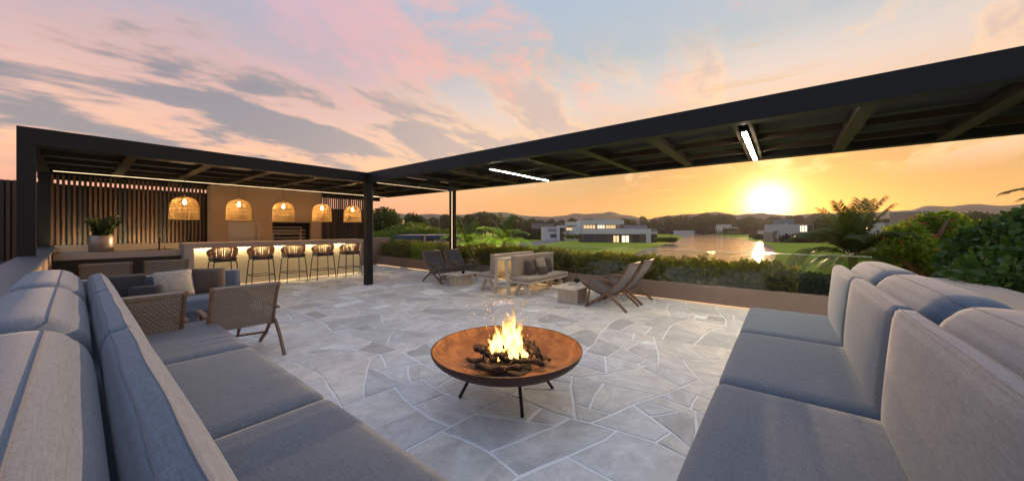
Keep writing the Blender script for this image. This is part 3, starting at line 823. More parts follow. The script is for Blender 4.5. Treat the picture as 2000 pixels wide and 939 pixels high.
def bar_unit():
    t = thing('bar_counter', 'long beige bar counter with glowing cream front behind the stools', 'bar', (3.65, 10.9, 0)); ox = 3.65
    x0, x1 = 1.52, 5.80
    obj('counter_top', B(x0 - ox, -.2, .985, x1 - ox, .45, 1.113), 'concrete', t, bevel=.004)
    obj('side_leg', B(x0 - ox, -.2, 0, x0 + .17 - ox, .45, .983), 'concrete', t, bevel=.004)
    obj('side_leg', B(x1 - .06 - ox, -.02, 0, x1 - ox, .45, .983), 'concrete', t, bevel=.004)
    obj('front_panel', B(x0 + .172 - ox, .02, .03, x1 - .062 - ox, .10, .983), 'barpanel', t)
    obj('light_strip', B(x0 + .18 - ox, -.05, .978, x1 - .07 - ox, -.02, .9835), 'ledbar', t)
    obj('light_strip', B(x0 + .18 - ox, .03, .018, x1 - .07 - ox, .08, .0285), 'ledplanter', t)
    # sink counter on the left
    t = thing('sink_counter', 'low stone counter with inset sink under the slat screen', 'counter', (.6, 11.04, 0)); ox = .6
    obj('counter_top', B(-.28 - ox, 0, .828, 1.515 - ox, .80, .96), 'concrete', t, bevel=.004)
    obj('cabinet', B(-.28 - ox, .06, 0, 1.515 - ox, .80, .826), 'darkcab', t)
    obj('splashback', B(-.28 - ox, .802, .7, 2.2 - ox, .88, 1.10), 'barpanel', t)
    obj('light_strip', B(-.25 - ox, .90, 1.02, 1.5 - ox, .97, 1.03), 'ledbar', t)
    obj('light_ledge', B(-.28 - ox, .884, .7, 2.2 - ox, 1.0, 1.015), 'darkcab', t)
    bm = bmesh.new(); lathe(bm, [(.0, .961), (.15, .961), (.165, .966), (.16, .972), (.15, .964), (.0, .9635)], 24)
    for v in bm.verts: v.co.x = v.co.x * 1.5 + 1.20 - ox; v.co.y = v.co.y * .7 + .42
    obj('sink', bm, 'black', t, smooth=True)
    tp = obj('tap', T([(1.22 - ox, .60, .96), (1.22 - ox, .60, 1.22), (1.22 - ox, .56, 1.25), (1.22 - ox, .45, 1.25), (1.22 - ox, .44, 1.20)], .014, 8), 'blackmetal', t, smooth=True)
    obj('tap_lever', B(1.30 - ox, .59, .96, 1.315 - ox, .61, 1.03), 'blackmetal', tp)
    t = thing('end_wall', 'short pale wall at the far end of the planter beyond the centre post', 'wall', (7.4, 13.05, 0))
    obj('wall', B(-1.5, 0, -.24, .80, .2, 1.05), 'plaster', t); obj('cap', B(-1.5, -.02, 1.052, .82, .22, 1.08), 'concrete', t)
    # second counter strip behind the bar (ledge in front of barbecue wall)
    t = thing('back_counter', 'pale working counter below the barbecue opening', 'counter', (3.6, 11.6, 0))
    obj('counter_top', B(-1.37, 0, .86, 1.4, .345, .90), 'concrete', t); obj('cabinet', B(-1.37, .02, 0, 1.4, .345, .858), 'darkcab', t)
bar_unit()

def pot_plant():
    t = thing('potted_plant', 'bushy green plant in a round brushed metal pot on the sink counter', 'potted plant', (.33, 11.36, .96))
    bm = bmesh.new(); lathe(bm, [(.0, .002), (.172, .002), (.18, .01), (.183, .34), (.178, .347), (.170, .34), (.168, .30), (0, .30)], 40)
    obj('pot', bm, 'steelpot', t, smooth=True)
    obj('soil', lathe(bmesh.new(), [(.166, .302), (.166, .318), (0, .322)], 24), 'soil', t)
    g = random.Random(4); P = []; Dv = []; bm = bmesh.new()
    for i in range(22):
        a = g.uniform(0, 2 * math.pi); l = g.uniform(.26, .47); lean = g.uniform(.05, .55); r0 = g.uniform(.02, .12)
        pts = []
        for k in range(7):
            s = k / 6; rr = r0 + lean * .30 * s ** 1.5
            pts.append(Vector((rr * math.cos(a), rr * math.sin(a), .31 + l * s * (1 - .12 * lean * s))))
        tube(bm, pts, [.007 - .0007 * k for k in range(7)], 5)
        for k in range(1, 7):
            d = (pts[k] - pts[k - 1]).normalized(); s = d.cross(Vector((0, 0, 1))).normalized()
            for sg in (-1, 1): 
                for q in (0, .5): P.append(pts[k] - (pts[k] - pts[k - 1]) * q); Dv.append(s * sg * 1.5 + d * .9)
    obj('stem', bm, 'potleaf', t, kind='stuff', smooth=True)
    me = leaves('leaf_spray', [tuple(p) for p in P], 'potleaf', (.07, .02), np.array([tuple(v) for v in Dv]), .35, 0, 3, .3)
    obj('leaf_spray', me, None, t, kind='stuff')
pot_plant()

# bar stools
def stool(label):
    t = thing('bar_stool', label, 'bar stool', (0, 0, 0), 0, 'rope back bar stools along the bar')
    # back faces -Y (towards the terrace); seat at .72
    n = 25; bmT = bmesh.new(); bmW = bmesh.new()
    def ring(z, rx, ry, a): return Vector((rx * math.sin(a), -ry * math.cos(a), z))
    top, bot = [], []
    for i in range(n):
        a = -rad(112) + rad(224) * i / (n - 1); f = abs(a) / rad(112)
        top.append(ring(1.02 - .15 * f ** 2.2, .285, .27, a)); bot.append(ring(.745 + .02 * f, .235, .225, a))
    tube(bmT, top, .013, 6); obj('top_rail', bmT, 'strap', t, smooth=True)
    obj('lower_rail', T(bot, .013, 6), 'strap', t, smooth=True)
    g = random.Random(3)
    for i in range(0, 49):
        a = -rad(108) + rad(216) * i / 48; f = abs(a) / rad(112); b2 = a + g.choice([-.05, .05])
        p0 = ring(1.02 - .15 * f ** 2.2, .285, .27, a); p1 = ring(.745 + .02 * f, .235, .225, b2)
        m = (p0 + p1) / 2; m.x *= 1.05; m.y *= 1.05
        tube(bmW, [p0, m, p1], .0088, 4)
    obj('rope_weave', bmW, 'strap', t, kind='stuff', smooth=True)
    for a in (-1.75, -1.0, -.33, .33, 1.0, 1.75): pass
    obj('seat', soft_box(.46, .44, .07, .03, (0, 0, .012), 6), 'seatdark', t, (0, .0, .735), smooth=True)
    obj('seat_frame', B(-.215, -.205, .672, .215, .205, .70), 'blackmetal', t, bevel=.01)
    leg = {}
    for sx in (-1, 1):
        for sy in (-1, 1):
            x, y = .19 * sx, .18 * sy
            obj('leg', T([(x * .9, y * .9, .69), (x * 1.05, y * 1.05, .675), (x * 1.12, y * 1.12, .64), (.255 * sx, .265 * sy, .0)], .0115, 6), 'blackmetal', t, smooth=True)
    z = .28; q = lambda sx, sy: (sx * (.255 - .042 * .45), sy * (.265 - .063 * .45), z)
    c = [q(-1, -1), q(1, -1), q(1, 1), q(-1, 1)]
    for i in range(4): obj('footrest', T([c[i], c[(i + 1) % 4]], .009, 6), 'blackmetal', t, smooth=True)
    return t
SL = ['rope back stool nearest the sink counter, half hidden by the lounge sofa', 'second terracotta rope stool from the sink end of the bar', 'middle terracotta rope stool of the five at the bar',
      'fourth terracotta rope stool from the sink end of the bar', 'terracotta rope stool beside the black pergola post']
st0 = stool(SL[0])
for i, (x, rz) in enumerate(((2.16, .05), (2.92, -.04), (3.66, .03), (4.42, -.03), (5.20, .02))):
    if i == 0: st0.location = (x, 10.47, 0); st0.rotation_euler = (0, 0, rz)
    else: dup(st0, (x, 10.47 - .02 * i / 4, 0), rz, SL[i])

def pendant(label):
    t = thing('pendant_lamp', label, 'pendant lamp', (0, 0, 0), 0, 'woven rattan pendant lamps over the bar')
    R0, H0 = .262, .52
    def prof(s):        # s 0 bottom .. 1 crown
        if s < .48: return R0 * (1 - .02 * (s / .48)), s * H0
        q = (s - .48) / .52; return R0 * .98 * math.cos(q * math.pi / 2 * .90) ** .75, (.48 + .50 * math.sin(q * math.pi / 2)) * H0
    bm = bmesh.new(); N = 60; K = 15
    for sgn in (-1, 1):
        for i in range(N):
            pts = []
            for k in range(K + 1):
                r, z = prof(k / K); a = 2 * math.pi * i / N + sgn * 1.05 * k / K
                pts.append((r * math.cos(a), r * math.sin(a), z))
            tube(bm, pts, .0027, 3, cap=False)
    obj('woven_shade', bm, 'rattan', t, kind='stuff')
    for s, w in ((0, .008), (.33, .004), (.5, .005), (.72, .004)):
        r, z = prof(s); obj('ring', T([(r * math.cos(2 * math.pi * k / 36), r * math.sin(2 * math.pi * k / 36), z) for k in range(37)], w, 5, cap=False), 'rattan', t, smooth=True)
    r, z = prof(.97)
    bm = bmesh.new(); lathe(bm, [(0, z + .015), (.10, z + .006), (.10, z), (0, z + .004)], 20); obj('top_plate', bm, 'rattan', t)
    obj('socket', T([(0, 0, z - .03), (0, 0, z + .05)], .017, 8), 'rattan', t, smooth=True)
    b = bmesh.new(); lathe(b, [(0, .345), (.022, .352), (.034, .375), (.034, .395), (.02, .43), (.014, .46), (0, .465)], 16); obj('bulb', b, 'bulb', t, smooth=True)
    obj('cord', T([(0, 0, z + .05), (0, 0, 2.76 - 1.67)], .004, 5), 'black', t)
    L = D.lights.new('bulb_light', 'POINT'); L.energy = 12; L.color = (1, .62, .28); L.shadow_soft_size = .04
    lo = D.objects.new('bulb_light', L); link(lo, t); lo.location = (0, 0, .325)
    return t
PL = ['woven dome pendant in front of the long slat screen', 'woven dome pendant above the steel cabinet', 'woven dome pendant above the grill opening',
      'woven dome pendant at the right edge of the barbecue wall', 'woven dome pendant in front of the right slat screen by the post']
p0 = pendant(PL[0])
for i, x in enumerate((1.56, 2.58, 3.58, 4.6, 5.54)):
    if i == 0: p0.location = (x, 10.95, 1.67)
    else: dup(p0, (x, 10.95, 1.67), .3 * i, PL[i])

# ================================================================== planter, glass, hedge
def planter():
    t = thing('planter_wall', 'long brown rendered planter wall along the terrace edge', 'wall', (7.5, 4, 0))
    obj('wall', B(.0, -5.38, .022, .16, 9.04, .352), 'planter', t, bevel=.006); obj('footing', B(.09, -5.38, -.24, .155, 9.04, .020), 'planter', t)
    obj('outer_wall', B(1.30, -5.38, -.24, 1.42, 9.04, .30), 'planter', t)
    obj('soil', B(.162, -5.38, -.24, 1.298, 9.04, .22), 'soil', t)
    obj('light_strip', B(.020, -4.2, .013, .060, 8.9, .0205), 'ledplanter', t)
    t = thing('glass_balustrade', 'clear glass balustrade standing on the planter wall', 'balustrade', (7.57, 4, .352))
    y = -5.06
    while y < 7.5:
        obj('glass_pane', B(0, y, .002, .012, y + 1.655, .660), 'glass', t)
        obj('polished_edge', B(0, y, .6605, .012, y + 1.655, .668), 'glassedge', t)
        y += 1.67
planter()
def hedge(name, label, cat, x0, x1, y0, y1, z0, z1, n, m, size, seed, rough=.16):
    g = np.random.default_rng(seed); P = []
    while len(P) < n:
        y = g.uniform(y0, y1); x = g.uniform(x0, x1); s = g.random() ** .6
        top = z1 + (.014 * (y - 6) if y0 > -1 else 0) + rough * mnoise.noise(Vector((x * 1.3, y * 1.3, seed))) + rough * .7 * mnoise.noise(Vector((x * 4, y * 4, seed)))
        z = z0 + (top - z0) * s
        bul = .12 * mnoise.noise(Vector((0, y * 1.7, z * 2 + seed)))
        P.append((x + bul, y, z))
    P = np.array(P)
    c = np.array([(x0 + x1) / 2, 0, (z0 + z1) / 2 - .2]); out = (P - c) * np.array([1, 0, .8]); out[:, 2] += .25
    cx, cy = (x0 + x1) / 2, (y0 + y1) / 2
    t = thing(name, label, cat, (cx, cy, z0))
    me = leaves('foliage', P - np.array([cx, cy, z0]), m, size, out, .8, 0, seed)
    obj('foliage', me, None, t, kind='stuff')
    bm = bmesh.new(); r = random.Random(seed)
    for i in range(int((y1 - y0) * 5)):
        y = r.uniform(y0, y1) - cy; x = r.uniform(x0 + .15, x1 - .15) - cx
        tube(bm, [(x, y, 0), (x + r.uniform(-.1, .1), y + r.uniform(-.1, .1), (z1 - z0) * .55), (x + r.uniform(-.2, .2), y + r.uniform(-.2, .2), (z1 - z0) * .95)], [.012, .008, .004], 4)
    obj('stem', bm, 'trunk', t, kind='stuff')
    return t
hedge('hedge', 'leafy green hedge growing behind the glass along the terrace', 'hedge', 7.72, 8.85, -.2, 12.95, .2, .80, 33000, 'hedge', (.082, .024), 5)
hedge('hedge', 'low dark hedge at the right end of the planter', 'hedge', 7.72, 8.6, -1.3, -.22, .2, .62, 3600, 'hedge_dark', (.06, .017), 6, .08)  # leaf colour darker than the long hedge

# ================================================================== sofas
def big_sofa(label, L0, L1, cuts, seat_d, lean0, lean1, mirror, origin, rz):
    """local frame: X along the sofa, +Y towards its back, Y=0 the seat front"""
    t = thing('sofa', label, 'sofa', origin, rz)
    obj('base', B(L0 + .04, .05, .06, L1 - .04, lean1 + .44, .26), 'sofa', t, bevel=.02)
    ft = bmesh.new()
    for x in (L0 + .15, (L0 + L1) / 2, L1 - .15):
        for y in (.15, lean1 + .3): box(ft, x - .03, y - .03, 0, x + .03, y + .03, .06)
    obj('foot', ft, 'black', t)
    obj('back_core', B(L0 + .04, lean1 + .115, .262, L1 - .02, lean1 + .42, .86), 'sofa', t, bevel=.02)
    for i, (a, b) in enumerate(zip(cuts, cuts[1:])):
        w = b - a; cx = (a + b) / 2
        # seat
        obj('seat_cushion', soft_box(w - .008, seat_d + .16, .19, .045, (.0, .006, .014), 14, .0028, i), 'sofa', t, (cx, (seat_d + .16) / 2, .335), smooth=True)
        # back cushion, leaning
        ang = math.atan2(lean1 - lean0 - .0, .60) if lean1 - lean0 > .02 else rad(5)
        bc = soft_box(w - .008, .175, .63, .050, (.004, .03, .010), 16, .0048, i + 3, .010)
        for v in bc.verts:
            k = 1 - .42 * max(0, (v.co.z + .1) / .42)
            v.co.y = v.co.y * k - .0875 * (1 - k) * .9
        bv = bvh(bc)
        y_mid = (lean0 + lean1) / 2 + .10
        o = obj('back_cushion', bc, 'sofa', t, (cx, y_mid, .705), (-ang, 0, 0), smooth=True)
        # piping round the front edge of the cushion top
        for yy in (-.062, -.012):
            pts = onto(bv, [(x, yy + .002 * math.sin(x * 9 + i)) for x in np.linspace(-w / 2 + .03, w / 2 - .035, 40)], .0004)
            obj('piping', T(pts, .0026, 5), 'pipe', o, smooth=True)
        # headrest: thick rounded back
        hr = soft_box(w - .010, .36, .80, .15, (.004, .010, .016), 16, .0016, i + 9)
        bh = bvh(hr)
        o = obj('headrest', hr, 'sofa', t, (cx, lean1 + .325, .685), smooth=True)
        e = w / 2 - .03; path = []
        for k in range(13): f = k / 12 * math.pi / 2; path.append((-e + .16 * (1 - math.cos(f)) * .5, .09 - .165 * math.sin(f)))
        path += [(x, -.075) for x in np.linspace(-e + .10, e - .10, 30)]
        for k in range(13): f = (1 - k / 12) * math.pi / 2; path.append((e - .16 * (1 - math.cos(f)) * .5, .09 - .165 * math.sin(f)))
        pts = onto(bh, path, .0006)
        obj('piping', T(pts, .0035, 5), 'pipe', o, smooth=True)
    return t
# left: seat front faces +X at x=.96 ; local X -> world +Y, local +Y -> world -X
big_sofa('long grey sofa on the left beside the parapet wall', .58, 5.10, [.58, 2.21, 3.67, 5.10], .60, .60, .78, False, (.96, 0, 0), rad(90))
# right: seat front faces +Y at y=.35 ; local X -> world -X, local +Y -> world -Y
big_sofa('long grey sofa on the right under the open pergola', -5.49, -1.05, [-5.49, -4.138, -2.702, -1.05], .74, .745, .785, False, (0, .35, 0), rad(180))

def pillow(label, loc, size, m, rot, group=None, cat='pillow'):
    bm = soft_box(size[0], size[2], size[1], size[2] * .48, (0, 0, 0), 10, .003, int(loc[0] * 10))
    for v in bm.verts:
        fx = abs(v.co.x) / (size[0] / 2); fz = abs(v.co.z) / (size[1] / 2)
        k = max(.10, (1 - min(1, fx) ** 2.6) * (1 - min(1, fz) ** 2.6)) ** .55
        v.co.y *= k
        pin = 1 - .07 * (1 - min(1, fx)) * 0 - .09 * min(1, fz) ** 6 * (1 - min(1, fx) ** 4); v.co.z *= pin
        v.co.x *= 1 - .09 * min(1, fx) ** 6 * (1 - min(1, fz) ** 4)
    o = obj('pillow', bm, m, None, loc, rot, smooth=True)
    return tag(o, label, cat, group)

def lounge_sofa():
    x0, x1 = -.15, 1.76
    t = thing('lounge_sofa', 'low armless grey sofa facing the woven chairs in front of the bar', 'sofa', ((x0 + x1) / 2, 7.1, 0)); w = x1 - x0
    obj('base', B(-w / 2 + .03, -.42, .10, w / 2 - .03, .38, .25), 'sofa', t, bevel=.01)
    obj('seat_cushion', soft_box(w, .80, .17, .03, (0, 0, .012), 12, .001), 'sofa', t, (0, -.12, .345), smooth=True)
    obj('backrest', soft_box(w, .17, .58, .018, (0, .004, .0), 12, .001), 'sofa', t, (0, .345, .46), smooth=True)
    for sx in (-1, 1):
        for y in (-.38, .34): obj('foot', B(sx * (w / 2 - .1) - .025, y - .025, 0, sx * (w / 2 - .1) + .025, y + .025, .10), 'black', t)
lounge_sofa()
pillow('large charcoal pillow at the left of the lounge sofa', (.40, 7.17, .62), (.50, .42, .17), 'sofa_dark', (rad(-14), 0, rad(3)))
pillow('small charcoal pillow in front of the knitted one', (.60, 6.93, .55), (.36, .25, .12), 'sofa_dark', (rad(-18), 0, rad(-4)))
pillow('pale knitted pillow in the middle of the lounge sofa', (.90, 7.08, .63), (.46, .44, .16), 'knit', (rad(-16), rad(-3), rad(5)))
pillow('dark brown pillow at the right of the lounge sofa', (1.30, 7.14, .63), (.44, .42, .16), 'brownpil', (rad(-12), rad(2), rad(-3)))

def woven_chair(label, group):
    """faces +Y; back towards the camera"""
    t = thing('woven_chair', label, 'armchair', (0, 0, 0), 0, group)
    w = .57
    # back curve (y,z) bottom->top and seat curve
    bk = [(-.05, .34), (-.085, .44), (-.125, .56), (-.18, .69), (-.25, .82)]
    def interp(pts, s):
        f = s * (len(pts) - 1); i = min(int(f), len(pts) - 2); q = f - i
        return (pts[i][0] + (pts[i + 1][0] - pts[i][0]) * q, pts[i][1] + (pts[i + 1][1] - pts[i][1]) * q)
    st = [(-.04, .33), (.10, .325), (.28, .345), (.46, .385)]
    for name, curve in (('woven_back', bk), ('woven_seat', st)):
        bm = bmesh.new(); ns = 28
        for k in range(ns):
            x = -w / 2 + .012 + (w - .024) * k / (ns - 1); pts = []; m = 34
            for j in range(m + 1):
                y, z = interp(curve, j / m); off = .0045 * math.sin(j * math.pi / 1.5 + (k % 2) * math.pi)
                pts.append((x, y + (off if name == 'woven_back' else 0), z + (off if name == 'woven_seat' else 0)))
            sweep_rect(bm, pts, .0165, .004, (1, 0, 0))
        for j in range(24):
            y, z = interp(curve, (j + .5) / 24); tube(bm, [(-w / 2, y, z), (w / 2, y, z)], .0035, 4)
        obj(name, bm, 'wicker', t, kind='stuff')
    for sx in (-1, 1):
        x = sx * (w / 2 + .012)
        sd = obj('side_frame', sweep_rect(bmesh.new(), [(x, y, z) for y, z in bk], .026, .034, (1, 0, 0)), 'teak', t, bevel=.004)
        obj('front_leg', sweep_rect(bmesh.new(), [(x, -.10, .48), (x, .02, .35), (x, .20, .17), (x, .46, .0)], .026, .042, (1, 0, 0)), 'teak', t, bevel=.004)
        obj('rear_leg', sweep_rect(bmesh.new(), [(x + sx * .004, .02, .40), (x + sx * .01, -.10, .36), (x + sx * .02, -.22, .21), (x + sx * .03, -.34, .0)], .028, .04, (1, 0, 0)), 'teak', t, bevel=.004)
        obj('seat_rail', sweep_rect(bmesh.new(), [(x, y, z) for y, z in st], .026, .034, (1, 0, 0)), 'teak', t, bevel=.004)
        obj('armrest', sweep_rect(bmesh.new(), [(x + sx * .02, -.15, .52), (x + sx * .02, .1, .53), (x + sx * .02, .34, .52)], .05, .022, (1, 0, 0)), 'teak', t, bevel=.004)
        obj('arm_post', sweep_rect(bmesh.new(), [(x + sx * .004, .30, .51), (x, .33, .36)], .024, .03, (1, 0, 0)), 'teak', t)
        obj('corner_cap', B(x - .018, -.268, .79, x + .018, -.222, .835), 'teak', t, bevel=.004)
    obj('top_rail', sweep_rect(bmesh.new(), [(-w / 2, -.25, .82), (w / 2, -.25, .82)], .03, .03, (0, .45, -.9)), 'wicker', t)
    obj('front_rail', sweep_rect(bmesh.new(), [(-w / 2, .46, .385), (w / 2, .46, .385)], .03, .03, (0, 1, 0)), 'teak', t)
    obj('stretcher', T([(-w / 2, .20, .17), (0, .14, .20), (w / 2, .20, .17)], .014, 6), 'teak', t, smooth=True)
    obj('stretcher_post', T([(0, .14, .20), (0, .06, .32)], [.012, .02], 6), 'teak', t, smooth=True)
    return t
WG = 'woven armchairs round the lounge sofa'
wc = woven_chair('woven armchair right of its twin, its whole back in view beside the sofa seat', WG)
wc.location = (1.165, 4.86, 0); wc.rotation_euler = (0, 0, rad(-1))
dup(wc, (.365, 4.86, 0), rad(1), 'woven armchair half hidden behind the left sofa back cushions')
dup(wc, (.335, 9.72, 0), rad(0), 'woven chair behind the lounge sofa, under the plant pot')
dup(wc, (1.11, 9.72, 0), rad(-2), 'woven chair behind the lounge sofa, beside the bar counter end')

# ================================================================== loungers
def lounger(label):
    """faces +Y, origin between the rear and front feet; width along X"""
    t = thing('lounge_chair', label, 'lounge chair', (0, 0, 0), 0, 'folding teak lounge chairs by the planter')
    w = .62
    back = [(.02, .27), (-.10, .42), (-.24, .60), (-.36, .82)]
    seat = [(.0, .27), (.18, .275), (.36, .34), (.52, .43)]
    for name, c, h in (('back_sling', back, .03), ('seat_sling', seat, .03)):
        bm = bmesh.new(); n = len(c)
        fine = []
        for i in range(n - 1):
            for k in range(4): fine.append(tuple(c[i][q] + (c[i + 1][q] - c[i][q]) * k / 4 for q in (0, 1)))
        fine.append(c[-1])
        sweep_rect(bm, [(0, y, z) for y, z in fine], w - .05, h, (1, 0, 0))
        obj(name, bm, 'sling', t, bevel=.010)
    obj('headrest_bar', T([(-w / 2 + .01, -.365, .83), (w / 2 - .01, -.365, .83)], .014, 6), 'teak', t, smooth=True)
    for sx in (-1, 1):
        x = sx * w / 2
        obj('rear_leg', sweep_rect(bmesh.new(), [(x, .50, .46), (x, .34, .43), (x, .16, .36), (x, -.05, .24), (x, -.22, .11), (x, -.34, .0)], .03, .045, (1, 0, 0)), 'teak', t, bevel=.005)
        obj('front_leg', sweep_rect(bmesh.new(), [(x - sx * .032, -.16, .47), (x - sx * .032, .02, .31), (x - sx * .032, .22, .16), (x - sx * .032, .46, .0)], .028, .042, (1, 0, 0)), 'teak', t, bevel=.005)
        obj('back_frame', sweep_rect(bmesh.new(), [(x - sx * .012, y - .012, z) for y, z in back], .024, .034, (1, 0, 0)), 'teak', t, bevel=.004)
        obj('armrest', sweep_rect(bmesh.new(), [(x, -.14, .50), (x, .10, .535), (x, .34, .515)], .052, .022, (1, 0, 0)), 'teak', t, bevel=.005)
        obj('arm_strut', sweep_rect(bmesh.new(), [(x, .33, .51), (x - sx * .01, .38, .20), (x - sx * .01, .42, .03)], .022, .028, (1, 0, 0)), 'teak', t)
    obj('stretcher', T([(-w / 2, .30, .10), (w / 2, .30, .10)], .014, 6), 'teak', t, smooth=True)
    obj('stretcher', T([(-w / 2, -.08, .22), (w / 2, -.08, .22)], .014, 6), 'teak', t, smooth=True)
    return t
l0 = lounger('grey sling lounge chair nearest the fire bowl, its back to the right sofa'); l0.location = (6.19, 2.46, 0)
dup(l0, (6.95, 2.44, 0), 0, 'grey sling lounge chair beside the planter wall, behind the coffee table with the vase')
dup(l0, (6.18, 7.42, 0), rad(180), 'grey sling lounge chair nearest the centre post, facing the white bench')
dup(l0, (6.93, 7.42, 0), rad(180), 'grey sling lounge chair next to the tall lit post by the hedge')

# ================================================================== bench and table group
def aframe(bm, x, y0, y1, z1, top_in, w=.06, h=.055, rail=.35):
    ym = (y0 + y1) / 2
    bar(bm, (x, y0, 0), (x, ym - top_in, z1), w, h, (1, 0, 0)); bar(bm, (x + .002, y1, 0), (x + .002, ym + top_in, z1), w, h, (1, 0, 0))
    zr = z1 * rail; f = rail
    bar(bm, (x + .004, y0 + (ym - top_in - y0) * f, zr), (x + .004, y1 + (ym + top_in - y1) * f, zr), w * .8, h, (1, 0, 0))
def high_table():
    t = thing('high_table', 'narrow bleached wood table standing between the two benches', 'table', (6.6, 4.88, 0))
    obj('tabletop', B(-.84, -.17, .765, .86, .17, .80), 'palewood_h', t, bevel=.005)
    for x in (-.78, .80):
        for sy in (-1, 1): obj('leg', bar(bmesh.new(), (x, sy * .20, 0), (x, sy * .12, .763), .065, .065, (1, 0, 0)), 'palewood', t, bevel=.005)
        obj('cross_rail', bar(bmesh.new(), (x, -.15, .18), (x, .15, .18), .05, .06, (1, 0, 0)), 'palewood', t, bevel=.004)
    obj('light_strip', B(-.7, -.01, .752, .7, .01, .763), 'leddim', t)
high_table()
def bench(label, cy, s):
    t = thing('bench_sofa', label, 'bench', (6.66, cy, 0), 0, 'padded benches either side of the high table')
    obj('seat_board', B(-.80, -.28, .285, .82, .28, .322), 'palewood_h', t, bevel=.004)
    obj('seat_cushion', soft_box(1.62, .56, .085, .03, (0, 0, .008), 8, .001), 'bench_fab', t, (.01, 0, .366), smooth=True)
    obj('backrest', soft_box(1.56, .15, .47, .022, (0, .006, 0), 8, .001), 'bench_fab', t, (.02, s * .205, .63), smooth=True)
    for x in (-.70, .70):
        y0, y1 = -.18, .18
        for sy in (-1, 1): obj('leg', bar(bmesh.new(), (x, sy * .20, 0), (x, sy * .055, .284), .075, .065, (1, 0, 0)), 'palewood', t, bevel=.004)
        obj('cross_rail', bar(bmesh.new(), (x, -.135, .11), (x, .135, .11), .045, .045, (1, 0, 0)), 'palewood', t, bevel=.004)
    return t
bench('padded bench facing the right lounge chairs, with four pillows', 4.42, 1)
bench('padded bench facing the left lounge chairs, without pillows', 5.44, -1)
pillow('dark brown pillow leftmost on the padded bench', (6.32, 4.46, .57), (.36, .36, .15), 'brownpil', (rad(-14), rad(6), rad(4)))
pillow('small dark brown pillow lying in front of the taller bench pillows', (6.56, 4.30, .50), (.34, .22, .12), 'brownpil', (rad(-20), 0, rad(-6)))
pillow('beige pillow between the two brown ones on the bench', (6.72, 4.44, .59), (.38, .40, .15), 'bench_fab', (rad(-14), rad(-4), rad(3)))
pillow('brown pillow rightmost on the padded bench', (7.02, 4.47, .57), (.36, .38, .14), 'brownpil', (rad(-12), rad(3), rad(-4)))
def coffee(label, y):
    t = thing('coffee_table', label, 'coffee table', (6.20, y, 0), 0, 'low bleached wood coffee tables')
    obj('tabletop', B(-.42, -.29, .275, .42, .29, .305), 'palewood_h', t, bevel=.005)
    for x in (-.2, .2): obj('panel_leg', B(x - .02, -.22, 0, x + .02, .22, .274), 'palewood', t, bevel=.003)
    obj('side_panel', B(-.178, .14, 0, .178, .17, .273), 'palewood', t); obj('side_panel', B(-.178, -.17, 0, .178, -.14, .273), 'palewood', t)
coffee('low bleached coffee table carrying the books and black vase', 3.34)
coffee('low bleached coffee table left of the white benches', 6.58)
o = obj('book', B(-.17, -.12, 0, .17, .12, .022), 'offwhite', None, (6.36, 3.34, .306), (0, 0, rad(6)), bevel=.003); tag(o, 'pale hardback book lying under another on the coffee table', 'book')
o = obj('book', B(-.13, -.10, 0, .13, .10, .018), 'concrete', None, (6.38, 3.34, .3285), (0, 0, rad(-8)), bevel=.003); tag(o, 'smaller book on top, carrying the black vase', 'book')
def vase():
    t = thing('bud_vase', 'round black vase with a single leafy stem', 'vase', (6.38, 3.34, .347))
    obj('vessel', lathe(bmesh.new(), [(0, .0), (.03, .0), (.055, .022), (.06, .045), (.048, .072), (.02, .086), (.014, .09), (.01, .085), (0, .08)], 24), 'black', t, smooth=True)
    obj('stem', T([(0, 0, .08), (.004, .004, .2), (-.006, .002, .30)], .003, 5), 'potleaf', t)
    obj('leaf_spray', leaves('leaf_spray', [(0, 0, .26 + .012 * i) for i in range(7)], 'potleaf', (.07, .02), None, 1, .1, 2), None, t, kind='stuff')
vase()
def cup():
    bm = lathe(bmesh.new(), [(0, 0), (.032, 0), (.036, .004), (.04, .075), (.036, .075), (.032, .01), (0, .008)], 20)
    o = obj('cup', bm, 'black', None, (6.12, 6.42, .306), smooth=True); tag(o, 'small dark cup on the left coffee table', 'cup')
cup()

# ================================================================== fire bowl
BX, BY = 2.285, 1.86
def bowl():
    t = thing('fire_bowl', 'wide rusted steel fire bowl on three black legs', 'fire bowl', (BX, BY, 0))
    R0, zr, dep = .632, .445, .20
    bm = bmesh.new(); n = 14
    pr = [(R0 * math.sin(i / n * math.pi / 2 * 1.0) , zr - dep * math.cos(i / n * math.pi / 2) ** 1.15) for i in range(n + 1)]
    lathe(bm, [(max(0, r - .004), z + .007) for r, z in pr[:-1]] + [(R0 - .007, zr)], 80); obj('bowl_inside', bm, 'corten', t, smooth=True)
    bm = bmesh.new(); lathe(bm, [(R0 - .007, zr + .001), (R0 - .003, zr + .005), (R0 + .003, zr + .003), (R0 + .004, zr - .004)] + [(r + .003, z - .006) for r, z in pr[::-1][1:]], 80)
    obj('bowl_outside', bm, 'corten_out', t, smooth=True)
    for u, v in ((-.155, -.28), (-.24, .33), (.40, -.21)):
        d = Vector((u, v, 0)).normalized()
        obj('leg', T([(d.x * .25, d.y * .25, .30), (u * 1.0, v * 1.0, .0)], .014, 8), 'blackmetal', t, smooth=True)
    ash = bmesh.new(); lathe(ash, [(.215, .272), (.17, .283), (.1, .305), (0, .312)], 30)
    for v in ash.verts: v.co.z += .010 * mnoise.noise(v.co * 18)
    obj('ash_bed', ash, 'black', t, smooth=True)
bowl()
